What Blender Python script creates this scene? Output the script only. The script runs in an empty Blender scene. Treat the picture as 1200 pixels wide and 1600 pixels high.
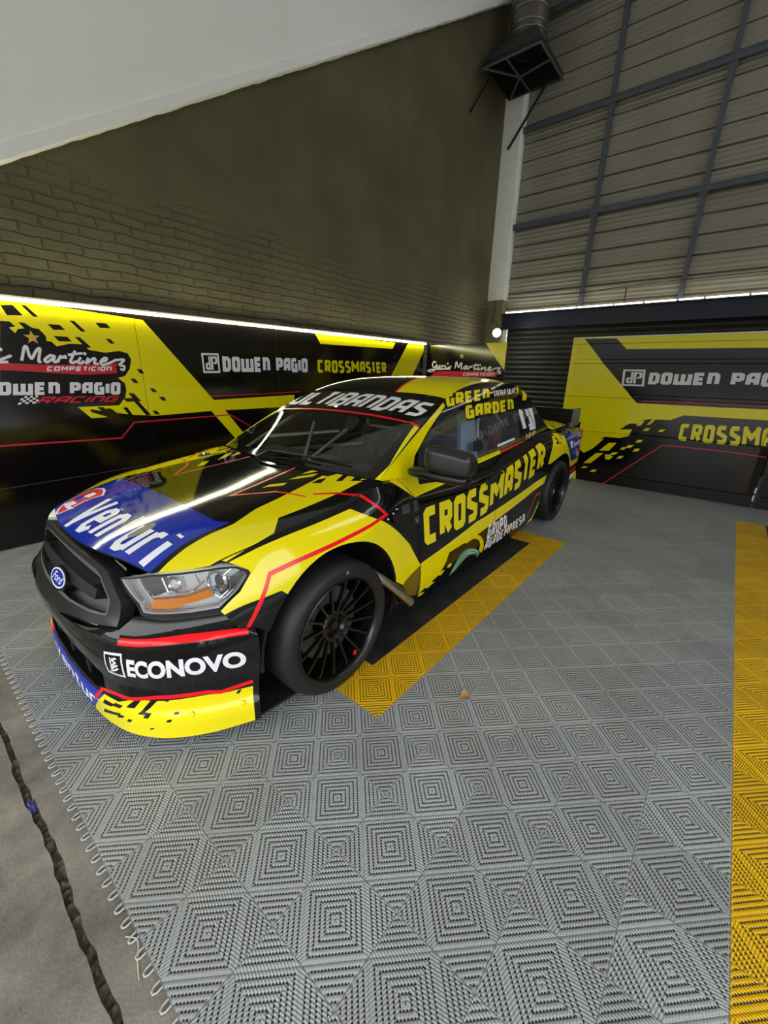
import bpy, bmesh, math, random
import numpy as np
from mathutils import Vector, Matrix
from mathutils.geometry import delaunay_2d_cdt

random.seed(7)
SC = bpy.context.scene
COL = SC.collection

# ------------------------------------------------------------------ camera
cam_d = bpy.data.cameras.new('camera')
cam_d.sensor_fit = 'VERTICAL'
cam_d.sensor_height = 36.0
cam_d.lens = 36.0 * 634.31 / 1600.0
cam_d.clip_start = 0.02
cam = bpy.data.objects.new('camera', cam_d)
COL.objects.link(cam)
SC.camera = cam
YAW, PITCH, ROLL = 0.685416, 0.327910, 0.0227552
_f = Vector((math.cos(YAW) * math.cos(PITCH), math.sin(YAW) * math.cos(PITCH), -math.sin(PITCH)))
_r = Vector((math.sin(YAW), -math.cos(YAW), 0))
_u = _r.cross(_f)
_r2 = _r * math.cos(ROLL) + _u * math.sin(ROLL)
_u2 = _u * math.cos(ROLL) - _r * math.sin(ROLL)
cam.matrix_world = Matrix(((_r2.x, _u2.x, -_f.x, -0.34935), (_r2.y, _u2.y, -_f.y, -0.64260),
                           (_r2.z, _u2.z, -_f.z, 1.42115), (0, 0, 0, 1)))

# ------------------------------------------------------------------ daylight, exposure
SC.view_settings.view_transform = 'Standard'
SC.view_settings.look = 'None'
SC.view_settings.gamma = 1.0
SC.view_settings.use_curve_mapping = False
SC.view_settings.exposure = 0.50
world = bpy.data.worlds.new('sky')
SC.world = world
world.use_nodes = True
_nt = world.node_tree
_bg = _nt.nodes['Background']
_bg.inputs['Color'].default_value = (0.92, 0.97, 1.0, 1)
_bg.inputs['Strength'].default_value = 1.0
_tc = _nt.nodes.new('ShaderNodeTexCoord'); _sp = _nt.nodes.new('ShaderNodeSeparateXYZ'); _rp = _nt.nodes.new('ShaderNodeValToRGB')
_nt.links.new(_tc.outputs['Generated'], _sp.inputs[0]); _nt.links.new(_sp.outputs[2], _rp.inputs[0])
_rp.color_ramp.elements[0].position = 0.05; _rp.color_ramp.elements[0].color = (.30, .30, .29, 1)      # buildings and trees across the paddock
_rp.color_ramp.elements[1].position = 0.22; _rp.color_ramp.elements[1].color = (2.7, 2.78, 2.82, 1)     # bright overcast sky
_nt.links.new(_rp.outputs[0], _bg.inputs['Color'])

def sky_opening(name, loc, rot, sx, sy):
    """a light portal: marks where the open side of the garage lets the sky in"""
    d = bpy.data.lights.new(name, 'AREA')
    d.shape = 'RECTANGLE'; d.size = sx; d.size_y = sy
    d.cycles.is_portal = True
    o = bpy.data.objects.new(name, d); COL.objects.link(o)
    o.location = loc; o.rotation_euler = rot
    return o
sky_opening('daylight_opening', (-2.65, -1.0, 1.4), (0, math.radians(-90), 0), 2.9, 10.0)
sky_opening('daylight_opening', (2.5, -5.2, 3.0), (math.radians(90), 0, 0), 13.0, 6.0)

# ------------------------------------------------------------------ materials
def lin(c):
    return tuple((x / 12.92 if x <= .04045 else ((x + .055) / 1.055) ** 2.4) for x in (v / 255.0 for v in c))
MAT = {}
def mat(name, rgb, rough=.4, metal=0.0, coat=0.0, noise=0.0, nscale=8.0, bump=0.0, bscale=60.0, emit=None, spec=.5):
    m = bpy.data.materials.new(name); m.use_nodes = True
    nt = m.node_tree; b = nt.nodes['Principled BSDF']
    c = lin(rgb)
    b.inputs['Base Color'].default_value = (*c, 1)
    b.inputs['Roughness'].default_value = rough
    b.inputs['Metallic'].default_value = metal
    b.inputs['Coat Weight'].default_value = coat
    b.inputs['Coat Roughness'].default_value = .03
    b.inputs['Specular IOR Level'].default_value = spec
    tc = None
    if noise or bump:
        tc = nt.nodes.new('ShaderNodeTexCoord')
    if noise:
        n = nt.nodes.new('ShaderNodeTexNoise'); n.inputs['Scale'].default_value = nscale
        n.inputs['Detail'].default_value = 6
        nt.links.new(tc.outputs['Object'], n.inputs['Vector'])
        mx = nt.nodes.new('ShaderNodeMix'); mx.data_type = 'RGBA'
        mx.inputs[6].default_value = (*[v * (1 - noise) for v in c], 1)
        mx.inputs[7].default_value = (*[min(1, v * (1 + noise)) for v in c], 1)
        nt.links.new(n.outputs['Fac'], mx.inputs[0])
        nt.links.new(mx.outputs[2], b.inputs['Base Color'])
    if bump:
        n = nt.nodes.new('ShaderNodeTexNoise'); n.inputs['Scale'].default_value = bscale
        n.inputs['Detail'].default_value = 5
        nt.links.new(tc.outputs['Object'], n.inputs['Vector'])
        bp = nt.nodes.new('ShaderNodeBump'); bp.inputs['Strength'].default_value = bump
        bp.inputs['Distance'].default_value = .01
        nt.links.new(n.outputs['Fac'], bp.inputs['Height'])
        nt.links.new(bp.outputs['Normal'], b.inputs['Normal'])
    if emit:
        b.inputs['Emission Color'].default_value = (*emit[0], 1)
        b.inputs['Emission Strength'].default_value = emit[1]
    MAT[name] = m
    return m

mat('yellow_vinyl', (234, 218, 4), .08)
mat('black_vinyl', (10, 10, 11), .05, noise=.2, nscale=4)
mat('red_vinyl', (236, 10, 28), .2)
mat('white_vinyl', (238, 238, 244), .35, coat=.3)
mat('blue_vinyl', (24, 50, 165), .06)
mat('pale_blue', (120, 130, 215), .3, coat=.5)
mat('brown_vinyl', (116, 96, 30), .35)
mat('gold', (196, 158, 66), .35)
mat('green_vinyl', (70, 140, 100), .35)
mat('grey_vinyl', (92, 92, 96), .35)
mat('orange_vinyl', (245, 150, 20), .35)
mat('board_black', (13, 10, 10), .13, noise=.25, nscale=2.5)
mat('board_yellow', (224, 212, 2), .2)
mat('board_red', (190, 26, 50), .3)
mat('board_white', (218, 218, 226), .35)
mat('board_line', (66, 62, 62), .4)
mat('black_plastic', (34, 34, 35), .3, bump=.03, bscale=400)
mat('satin_black', (16, 16, 17), .28)
mat('dull_black', (9, 9, 9), .7)
mat('tyre_rubber', (21, 21, 22), .55, noise=.25, nscale=14, bump=.12, bscale=160)
mat('tyre_mark', (176, 160, 90), .6)
mat('wheel_black', (8, 8, 9), .26, spec=.6)
mat('chrome', (225, 228, 232), .08, metal=1.0)
mat('bare_steel', (190, 186, 180), .25, metal=1.0, noise=.2, nscale=20)
mat('headlight_silver', (236, 238, 240), .18, metal=.1)
mat('grille_plate', (96, 97, 98), .3)
mat('cream_vinyl', (236, 214, 150), .35)
mat('headlight_dark', (74, 75, 78), .28, metal=.3)
mat('amber', (255, 150, 20), .18, coat=.5)
mat('cage_tube', (246, 246, 246), .4, metal=.2)
mat('seat_red', (130, 26, 30), .7)
mat('seat_grey', (74, 80, 92), .8, noise=.3)
mat('cockpit_grey', (44, 47, 54), .75, noise=.3, nscale=3)
mat('pale_panel', (190, 208, 225), .4, noise=.3, nscale=7)
mat('skin_board', (104, 100, 92), .7)
mat('frame_blue', (80, 86, 95), .5, noise=.25, nscale=6)
mat('beam_blue', (26, 34, 58), .42, noise=.35, nscale=5)
mat('corrugated', (146, 142, 132), .55, metal=.15, noise=.16, nscale=1.6)
mat('shutter', (66, 66, 62), .48, metal=.25, noise=.25, nscale=3)
mat('column_white', (236, 238, 234), .8, noise=.1, nscale=6, bump=.35, bscale=24)
mat('column_bare', (120, 116, 84), .85, noise=.25, nscale=8, bump=.3, bscale=30)
mat('soffit_white', (247, 249, 249), .85, noise=.06, nscale=1.1, bump=.12, bscale=18)
mat('rust', (92, 48, 36), .7)
mat('duct_galv', (104, 98, 92), .45, metal=.5, noise=.2, nscale=4)
mat('duct_band', (178, 176, 168), .3, metal=.8)
mat('hood_black', (22, 21, 20), .6, noise=.4, nscale=6)
mat('leaf', (176, 138, 98), .8, noise=.3, nscale=40)
mat('wrapper_blue', (52, 58, 120), .35, noise=.5, nscale=60)
mat('straw', (196, 188, 150), .8)
mat('dirt', (86, 78, 66), .95, noise=.5, nscale=60, bump=.8, bscale=90)
mat('tile_loop', (176, 180, 178), .55)
mat('pale_paving', (150, 148, 142), .9, noise=.1, nscale=2)
mat('led', (255, 255, 235), .4, emit=((1.0, .97, .62), 30.0))
mat('led_beam', (255, 250, 225), .4, emit=((1.0, .95, .72), 5.0))
mat('lamp_glow', (255, 255, 245), .4, emit=((1.0, 1.0, .86), 90.0))

def thin_glass(name, tint, gl=.06, op=0.0, oprgb=(60, 66, 80)):
    m = bpy.data.materials.new(name); m.use_nodes = True
    nt = m.node_tree
    for n in list(nt.nodes): nt.nodes.remove(n)
    out = nt.nodes.new('ShaderNodeOutputMaterial')
    tr = nt.nodes.new('ShaderNodeBsdfTransparent'); tr.inputs[0].default_value = (*tint, 1)
    gs = nt.nodes.new('ShaderNodeBsdfGlossy'); gs.inputs['Roughness'].default_value = .02
    fr = nt.nodes.new('ShaderNodeFresnel'); fr.inputs['IOR'].default_value = 1.5
    ad = nt.nodes.new('ShaderNodeMath'); ad.operation = 'ADD'; ad.inputs[1].default_value = gl
    mx = nt.nodes.new('ShaderNodeMixShader')
    nt.links.new(fr.outputs[0], ad.inputs[0]); nt.links.new(ad.outputs[0], mx.inputs[0])
    base = tr.outputs[0]
    if op:
        df = nt.nodes.new('ShaderNodeBsdfDiffuse'); df.inputs[0].default_value = (*lin(oprgb), 1)
        tc = nt.nodes.new('ShaderNodeTexCoord'); nz = nt.nodes.new('ShaderNodeTexNoise')
        nz.inputs['Scale'].default_value = 7; nz.inputs['Detail'].default_value = 5
        nt.links.new(tc.outputs['Object'], nz.inputs['Vector'])
        ml = nt.nodes.new('ShaderNodeMath'); ml.operation = 'MULTIPLY'; ml.inputs[1].default_value = op * 2
        nt.links.new(nz.outputs['Fac'], ml.inputs[0])
        m2 = nt.nodes.new('ShaderNodeMixShader')
        nt.links.new(ml.outputs[0], m2.inputs[0]); nt.links.new(tr.outputs[0], m2.inputs[1]); nt.links.new(df.outputs[0], m2.inputs[2])
        base = m2.outputs[0]
    nt.links.new(base, mx.inputs[1]); nt.links.new(gs.outputs[0], mx.inputs[2])
    nt.links.new(mx.outputs[0], out.inputs[0])
    MAT[name] = m
thin_glass('windscreen_glass', (.90, .93, .92), .04)
thin_glass('side_polycarbonate', (.78, .82, .86), .05, .10, (150, 160, 175))
thin_glass('lens_clear', (.93, .94, .95), .05)

def tile_material(name, rgb, dirt=.12):
    """interlocking vented tiles, 240 mm: concentric square ropes set at 45 degrees, with the shade of the slots between them painted dark"""
    m = bpy.data.materials.new(name); m.use_nodes = True
    nt = m.node_tree; L = nt.links; b = nt.nodes['Principled BSDF']
    def N(t, **k):
        n = nt.nodes.new(t)
        for a, v in k.items(): setattr(n, a, v)
        return n
    def M(op, a, bb=None, c=None):
        n = N('ShaderNodeMath', operation=op)
        for i, v in enumerate((a, bb, c)):
            if v is None: continue
            if isinstance(v, (int, float)): n.inputs[i].default_value = v
            else: L.new(v, n.inputs[i])
        return n.outputs[0]
    geo = N('ShaderNodeNewGeometry'); sep = N('ShaderNodeSeparateXYZ')
    L.new(geo.outputs['Position'], sep.inputs[0])
    X = M('DIVIDE', sep.outputs[0], .24); Y = M('DIVIDE', sep.outputs[1], .24)
    u = M('SUBTRACT', M('FRACT', X), .5); v = M('SUBTRACT', M('FRACT', Y), .5)
    au, av = M('ABSOLUTE', u), M('ABSOLUTE', v)
    d = M('ADD', au, av)                                   # 0 centre .. 1 corner
    e = M('ABSOLUTE', M('SUBTRACT', au, av))
    dm = M('MINIMUM', d, M('SUBTRACT', 1.0, d))
    ring = M('FRACT', M('ADD', M('MULTIPLY', d, 12.0), .0))   # one rope per ring
    prof = M('SINE', M('MULTIPLY', ring, math.pi))         # rope height across
    along = M('SUBTRACT', u, v) 
    q = N('ShaderNodeMath', operation='MULTIPLY'); L.new(M('MULTIPLY', u, v), q.inputs[0]); q.inputs[1].default_value = 1e6
    sgn = M('SIGN', M('MULTIPLY', u, v))
    al = M('SUBTRACT', u, M('MULTIPLY', sgn, v))           # runs along the rope
    tw = M('SINE', M('MULTIPLY', M('ADD', M('MULTIPLY', al, 20.0), M('MULTIPLY', ring, 1.0)), 2 * math.pi))
    slot = M('MULTIPLY', M('LESS_THAN', M('ABSOLUTE', M('SUBTRACT', ring, .5)), 2.0), 1.0)
    edge = M('MINIMUM', ring, M('SUBTRACT', 1.0, ring))    # 0 in the groove
    groove = M('LESS_THAN', edge, .175)
    dots = M('ADD', .22, M('MULTIPLY', .78, M('GREATER_THAN', M('SINE', M('MULTIPLY', al, 40.0 * math.pi)), -.35)))
    seam_d = M('SUBTRACT', .5, M('MAXIMUM', au, av))
    seam = M('LESS_THAN', seam_d, .008)
    rib = M('LESS_THAN', M('MINIMUM', M('ABSOLUTE', M('SUBTRACT', d, .5)), 9.0), .012)
    hole_shade = M('MULTIPLY', M('MULTIPLY', groove, dots), M('MULTIPLY', M('SUBTRACT', 1.0, rib), M('GREATER_THAN', seam_d, .02)))
    wn = N('ShaderNodeTexWhiteNoise', noise_dimensions='2D')
    cb = N('ShaderNodeCombineXYZ'); L.new(M('FLOOR', X), cb.inputs[0]); L.new(M('FLOOR', Y), cb.inputs[1])
    L.new(cb.outputs[0], wn.inputs['Vector'])
    nz = N('ShaderNodeTexNoise'); nz.inputs['Scale'].default_value = 2.2; nz.inputs['Detail'].default_value = 7
    L.new(geo.outputs['Position'], nz.inputs['Vector'])
    nf = N('ShaderNodeTexNoise'); nf.inputs['Scale'].default_value = 90; nf.inputs['Detail'].default_value = 3
    L.new(geo.outputs['Position'], nf.inputs['Vector'])
    f = M('ADD', M('ADD', .80, M('MULTIPLY', wn.outputs['Value'], .20)), M('ADD', M('MULTIPLY', nz.outputs['Fac'], .30 * dirt / .12), M('MULTIPLY', nf.outputs['Fac'], .12)))
    f = M('SUBTRACT', f, .14)
    c = lin(rgb)
    mc = N('ShaderNodeMix', data_type='RGBA', blend_type='MULTIPLY'); mc.inputs[0].default_value = 1
    mc.inputs[6].default_value = (*c, 1); L.new(f, mc.inputs[7])
    mh = N('ShaderNodeMix', data_type='RGBA'); L.new(hole_shade, mh.inputs[0]); L.new(mc.outputs[2], mh.inputs[6])
    mh.inputs[7].default_value = (.012, .012, .012, 1)  # near-black colour stands in for the shade inside slots and grooves
    ms = N('ShaderNodeMix', data_type='RGBA'); L.new(M('MULTIPLY', seam, .55), ms.inputs[0]); L.new(mh.outputs[2], ms.inputs[6])
    ms.inputs[7].default_value = (.05, .05, .045, 1)
    L.new(ms.outputs[2], b.inputs['Base Color'])
    hgt = M('ADD', M('MULTIPLY', prof, .7), M('MULTIPLY', tw, .20))
    hgt = M('SUBTRACT', hgt, M('MULTIPLY', hole_shade, .8))
    bp = N('ShaderNodeBump'); bp.inputs['Strength'].default_value = .75; bp.inputs['Distance'].default_value = .004
    L.new(hgt, bp.inputs['Height']); L.new(bp.outputs['Normal'], b.inputs['Normal'])
    b.inputs['Roughness'].default_value = .36
    MAT[name] = m
tile_material('tile_grey', (155, 158, 158), .18)
tile_material('tile_yellow', (240, 186, 4), .06)
tile_material('tile_black', (34, 35, 36))

def brick_material(name):
    m = bpy.data.materials.new(name); m.use_nodes = True
    nt = m.node_tree; L = nt.links; b = nt.nodes['Principled BSDF']
    tc = nt.nodes.new('ShaderNodeTexCoord')
    sp = nt.nodes.new('ShaderNodeSeparateXYZ'); L.new(tc.outputs['Object'], sp.inputs[0])
    cb = nt.nodes.new('ShaderNodeCombineXYZ'); L.new(sp.outputs[0], cb.inputs[0]); L.new(sp.outputs[2], cb.inputs[1])
    wob = nt.nodes.new('ShaderNodeTexNoise'); wob.inputs['Scale'].default_value = 4; wob.inputs['Detail'].default_value = 6
    L.new(cb.outputs[0], wob.inputs['Vector'])
    mixv = nt.nodes.new('ShaderNodeMix'); mixv.data_type = 'RGBA'; mixv.inputs[0].default_value = .05
    L.new(cb.outputs[0], mixv.inputs[6]); L.new(wob.outputs['Color'], mixv.inputs[7])
    br = nt.nodes.new('ShaderNodeTexBrick')
    br.inputs['Scale'].default_value = 1.0; br.inputs['Brick Width'].default_value = .25; br.inputs['Row Height'].default_value = .071
    br.inputs['Mortar Size'].default_value = .011; br.inputs['Mortar Smooth'].default_value = .9
    br.inputs['Color1'].default_value = (1, 1, 1, 1); br.inputs['Color2'].default_value = (.8, .8, .8, 1); br.inputs['Mortar'].default_value = (0, 0, 0, 1)
    L.new(mixv.outputs[2], br.inputs['Vector'])
    bw = nt.nodes.new('ShaderNodeRGBToBW'); L.new(br.outputs['Color'], bw.inputs[0])
    # above this line (ragged) the bricks are rendered over
    nz = nt.nodes.new('ShaderNodeTexNoise'); nz.inputs['Scale'].default_value = 1.4; nz.inputs['Detail'].default_value = 8
    L.new(tc.outputs['Object'], nz.inputs['Vector'])
    ma = nt.nodes.new('ShaderNodeMath'); ma.operation = 'MULTIPLY_ADD'; ma.inputs[1].default_value = .9; L.new(nz.outputs['Fac'], ma.inputs[0]); L.new(sp.outputs[2], ma.inputs[2])
    mr = nt.nodes.new('ShaderNodeMapRange'); mr.inputs[1].default_value = 3.12; mr.inputs[2].default_value = 3.32
    mr.inputs[3].default_value = 1; mr.inputs[4].default_value = 0; L.new(ma.outputs[0], mr.inputs[0])
    mu = nt.nodes.new('ShaderNodeMath'); mu.operation = 'MULTIPLY'; L.new(bw.outputs[0], mu.inputs[0]); L.new(mr.outputs[0], mu.inputs[1])
    inv = nt.nodes.new('ShaderNodeMath'); inv.operation = 'SUBTRACT'; inv.inputs[0].default_value = 1; L.new(mr.outputs[0], inv.inputs[1])
    h1 = nt.nodes.new('ShaderNodeMath'); h1.operation = 'ADD'; L.new(mu.outputs[0], h1.inputs[0]); L.new(inv.outputs[0], h1.inputs[1])
    n2 = nt.nodes.new('ShaderNodeTexNoise'); n2.inputs['Scale'].default_value = 9; n2.inputs['Detail'].default_value = 9; n2.inputs['Roughness'].default_value = .7
    L.new(tc.outputs['Object'], n2.inputs['Vector'])
    h2 = nt.nodes.new('ShaderNodeMath'); h2.operation = 'MULTIPLY_ADD'; h2.inputs[1].default_value = 1.0; L.new(n2.outputs['Fac'], h2.inputs[0]); L.new(h1.outputs[0], h2.inputs[2])
    bp = nt.nodes.new('ShaderNodeBump'); bp.inputs['Strength'].default_value = 1.0; bp.inputs['Distance'].default_value = .045
    L.new(h2.outputs[0], bp.inputs['Height']); L.new(bp.outputs['Normal'], b.inputs['Normal'])
    n3 = nt.nodes.new('ShaderNodeTexNoise'); n3.inputs['Scale'].default_value = 1.1; n3.inputs['Detail'].default_value = 8
    L.new(tc.outputs['Object'], n3.inputs['Vector'])
    cr = nt.nodes.new('ShaderNodeValToRGB')
    cr.color_ramp.elements[0].color = (*lin((88, 79, 58)), 1); cr.color_ramp.elements[0].position = .3
    cr.color_ramp.elements[1].color = (*lin((108, 103, 75)), 1); cr.color_ramp.elements[1].position = .68
    L.new(n3.outputs['Fac'], cr.inputs[0])
    L.new(cr.outputs[0], b.inputs['Base Color'])
    b.inputs['Roughness'].default_value = .75
    MAT[name] = m
brick_material('olive_brick')

def concrete_material(name):
    m = mat(name, (150, 146, 136), .85, noise=.0, bump=.25, bscale=120)
    nt = m.node_tree; L = nt.links; b = nt.nodes['Principled BSDF']
    tc = nt.nodes.new('ShaderNodeTexCoord')
    a = nt.nodes.new('ShaderNodeTexNoise'); a.inputs['Scale'].default_value = 4; a.inputs['Detail'].default_value = 10; a.inputs['Roughness'].default_value = .7
    L.new(tc.outputs['Object'], a.inputs['Vector'])
    cr = nt.nodes.new('ShaderNodeValToRGB')
    cr.color_ramp.elements[0].color = (*lin((84, 79, 72)), 1); cr.color_ramp.elements[0].position = .32
    cr.color_ramp.elements[1].color = (*lin((142, 135, 124)), 1); cr.color_ramp.elements[1].position = .66
    L.new(a.outputs['Fac'], cr.inputs[0]); L.new(cr.outputs[0], b.inputs['Base Color'])
concrete_material('concrete')

# ------------------------------------------------------------------ mesh helpers
def link(name, me, parent=None):
    o = bpy.data.objects.new(name, me); COL.objects.link(o)
    if parent is not None:
        o.parent = parent
        o.matrix_parent_inverse = Matrix.Identity(4)
        if me is not None and hasattr(me, 'transform'):
            me.transform(Matrix.Translation(-ORIGIN[parent.name]))
        ORIGIN[o.name] = ORIGIN[parent.name]
    else:
        ORIGIN[o.name] = Vector((0, 0, 0))
    return o
ORIGIN = {}
def thing(name, label, cat, loc, group=None):
    o = bpy.data.objects.new(name, None); COL.objects.link(o)
    o.location = loc; o.empty_display_size = .1
    o['label'] = label; o['category'] = cat
    if group: o['group'] = group
    ORIGIN[o.name] = Vector(loc)
    return o
def tag(o, label, cat, group=None):
    o['label'] = label; o['category'] = cat
    if group: o['group'] = group
    return o
def structure(o):
    o['kind'] = 'structure'; return o

def recenter(o):
    """put a one-mesh thing's origin at the middle of its foot"""
    v = [x.co.copy() for x in o.data.vertices]
    c = Vector(((min(p.x for p in v) + max(p.x for p in v)) / 2, (min(p.y for p in v) + max(p.y for p in v)) / 2, min(p.z for p in v)))
    o.data.transform(Matrix.Translation(-c)); o.location = c
    return o

class MB:
    """collects shapes into one mesh"""
    def __init__(s): s.v = []; s.f = []; s.m = []; s.mats = []; s.smooth = []
    def mi(s, m):
        if m not in s.mats: s.mats.append(m)
        return s.mats.index(m)
    def add(s, vs, fs, m, smooth=False):
        k = len(s.v); s.v += [tuple(p) for p in vs]
        i = s.mi(m)
        for f in fs: s.f.append([k + j for j in f]); s.m.append(i); s.smooth.append(smooth)
    def box(s, lo, hi, m, rot=None, about=None, bev=0.0):
        bm = bmesh.new()
        bmesh.ops.create_cube(bm, size=1)
        c = Vector([(a + b) / 2 for a, b in zip(lo, hi)]); d = [b - a for a, b in zip(lo, hi)]
        for v in bm.verts: v.co = Vector((v.co.x * d[0], v.co.y * d[1], v.co.z * d[2]))
        if bev: bmesh.ops.bevel(bm, geom=bm.edges[:], offset=bev, segments=2, affect='EDGES', profile=.7)
        M = Matrix.Translation(c)
        if rot is not None:
            ab = Vector(about) if about is not None else c
            M = Matrix.Translation(ab) @ rot.to_4x4() @ Matrix.Translation(c - ab)
        bm.transform(M); s.bm(bm, m, bev > 0)
    def bm(s, bm, m, smooth=False):
        bm.verts.ensure_lookup_table(); bm.verts.index_update()
        s.add([v.co[:] for v in bm.verts], [[v.index for v in f.verts] for f in bm.faces], m, smooth); bm.free()
    def tube(s, pts, r, m, n=10, caps=True, closed=False):
        pts = [Vector(p) for p in pts]; rs = r if isinstance(r, (list, tuple)) else [r] * len(pts)
        vs = []; fs = []
        N = len(pts); up = None
        for i, p in enumerate(pts):
            if closed: t = pts[(i + 1) % N] - pts[i - 1]
            else: t = pts[min(i + 1, N - 1)] - pts[max(i - 1, 0)]
            t.normalize()
            if up is None: up = t.orthogonal().normalized()
            up = (up - t * up.dot(t)).normalized(); q = t.cross(up)
            for k in range(n):
                a = 2 * math.pi * k / n
                vs.append(p + (up * math.cos(a) + q * math.sin(a)) * rs[i])
        R = N if closed else N - 1
        for i in range(R):
            for k in range(n):
                a = i * n + k; b = i * n + (k + 1) % n; j = ((i + 1) % N) * n
                fs.append([a, b, j + (k + 1) % n, j + k])
        if caps and not closed:
            fs.append(list(range(n))[::-1]); fs.append([(N - 1) * n + k for k in range(n)])
        s.add(vs, fs, m, True)
    def lathe(s, prof, c, axis, m, n=48, a0=0, a1=2 * math.pi, smooth=True):
        """prof: (radius, offset along axis)"""
        ax = Vector(axis).normalized(); e1 = ax.orthogonal().normalized(); e2 = ax.cross(e1); c = Vector(c)
        full = abs(a1 - a0 - 2 * math.pi) < 1e-6
        cnt = n if full else n + 1
        vs = []; fs = []
        for k in range(cnt):
            a = a0 + (a1 - a0) * k / n
            for r, h in prof: vs.append(c + ax * h + (e1 * math.cos(a) + e2 * math.sin(a)) * r)
        P = len(prof)
        for k in range(n):
            j = (k + 1) % cnt
            for i in range(P - 1): fs.append([k * P + i, j * P + i, j * P + i + 1, k * P + i + 1])
        s.add(vs, fs, m, smooth)
    def prism(s, poly, h0, h1, F, m):
        """poly in 2D, F(a, b, h) -> xyz"""
        n = len(poly)
        vs = [F(a, b, h0) for a, b in poly] + [F(a, b, h1) for a, b in poly]
        fs = [list(range(n))[::-1], [n + i for i in range(n)]] + [[i, (i + 1) % n, n + (i + 1) % n, n + i] for i in range(n)]
        s.add(vs, fs, m)
    def build(s, name, parent=None, autosmooth=True):
        me = bpy.data.meshes.new(name)
        me.from_pydata(s.v, [], s.f)
        for m in s.mats: me.materials.append(MAT[m])
        me.polygons.foreach_set('material_index', s.m)
        me.polygons.foreach_set('use_smooth', s.smooth)
        bm = bmesh.new(); bm.from_mesh(me)
        bmesh.ops.recalc_face_normals(bm, faces=bm.faces[:])
        for e in bm.edges:
            if len(e.link_faces) == 2 and e.calc_face_angle(0) > math.radians(38): e.smooth = False
        bm.to_mesh(me); bm.free(); me.update()
        return link(name, me, parent)

# ------------------------------------------------------------------ 2-D shapes and lettering
def inpoly(px, py, loop):
    P = np.asarray(loop, float); x0, y0 = P[:, 0], P[:, 1]; x1, y1 = np.roll(x0, -1), np.roll(y0, -1)
    res = np.zeros(len(px), bool)
    for a, b, c, d in zip(x0, y0, x1, y1):
        if b == d: continue
        k = ((b > py) != (d > py)) & (px < (c - a) * (py - b) / (d - b) + a)
        res ^= k
    return res
def stroke(pts, w, closed=False):
    """thick polyline -> one shape (list of loops), mitred"""
    P = [Vector(p) for p in pts]; n = len(P)
    def off(sd):
        out = []
        for i in range(n):
            if closed: a, b, c = P[i - 1], P[i], P[(i + 1) % n]
            else:
                a = P[i - 1] if i else None; b = P[i]; c = P[i + 1] if i < n - 1 else None
            ns = []
            for s0, s1 in ((a, b), (b, c)):
                if s0 is None or s1 is None: continue
                d = (s1 - s0)
                if d.length < 1e-9: continue
                d.normalize(); ns.append(Vector((-d.y, d.x)))
            if len(ns) == 2:
                m = ns[0] + ns[1]
                if m.length < 1e-6: m = ns[0]
                m.normalize(); k = 1 / max(.5, m.dot(ns[0]))
            else: m = ns[0]; k = 1
            out.append(tuple(b + m * (k * w / 2 * sd)))
        return out
    l, r = off(1), off(-1)
    if closed: return [l, r]
    return [l + r[::-1]]
def bars(pts, w, closed=False):
    """the same line as a union of straight bars that meet in mitres"""
    P = [Vector(p) for p in pts]; n = len(P); out = []
    segs = [(i, (i + 1) % n) for i in range(n if closed else n - 1)]
    def ext(i):
        if not closed and i in (0, n - 1): return 0.0
        a = (P[i] - P[i - 1]).normalized(); b = (P[(i + 1) % n] - P[i]).normalized()
        c = max(-1, min(1, a.dot(b)))
        return w / 2 * min(1.0, math.tan(math.acos(c) / 2))
    for i, j in segs:
        d = P[j] - P[i]
        if d.length < 1e-6: continue
        d.normalize(); nn = Vector((-d.y, d.x)) * (w / 2); a = P[i] - d * ext(i); b = P[j] + d * ext(j)
        out.append([[tuple(a + nn), tuple(b + nn), tuple(b - nn), tuple(a - nn)]])
    return out
def arc(cx, cy, r, a0, a1, n=10, ry=None):
    return [(cx + r * math.cos(math.radians(a0 + (a1 - a0) * i / n)), cy + (ry or r) * math.sin(math.radians(a0 + (a1 - a0) * i / n))) for i in range(n + 1)]
def rect(a, b, c, d): return [(a, b), (c, b), (c, d), (a, d)]

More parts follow.
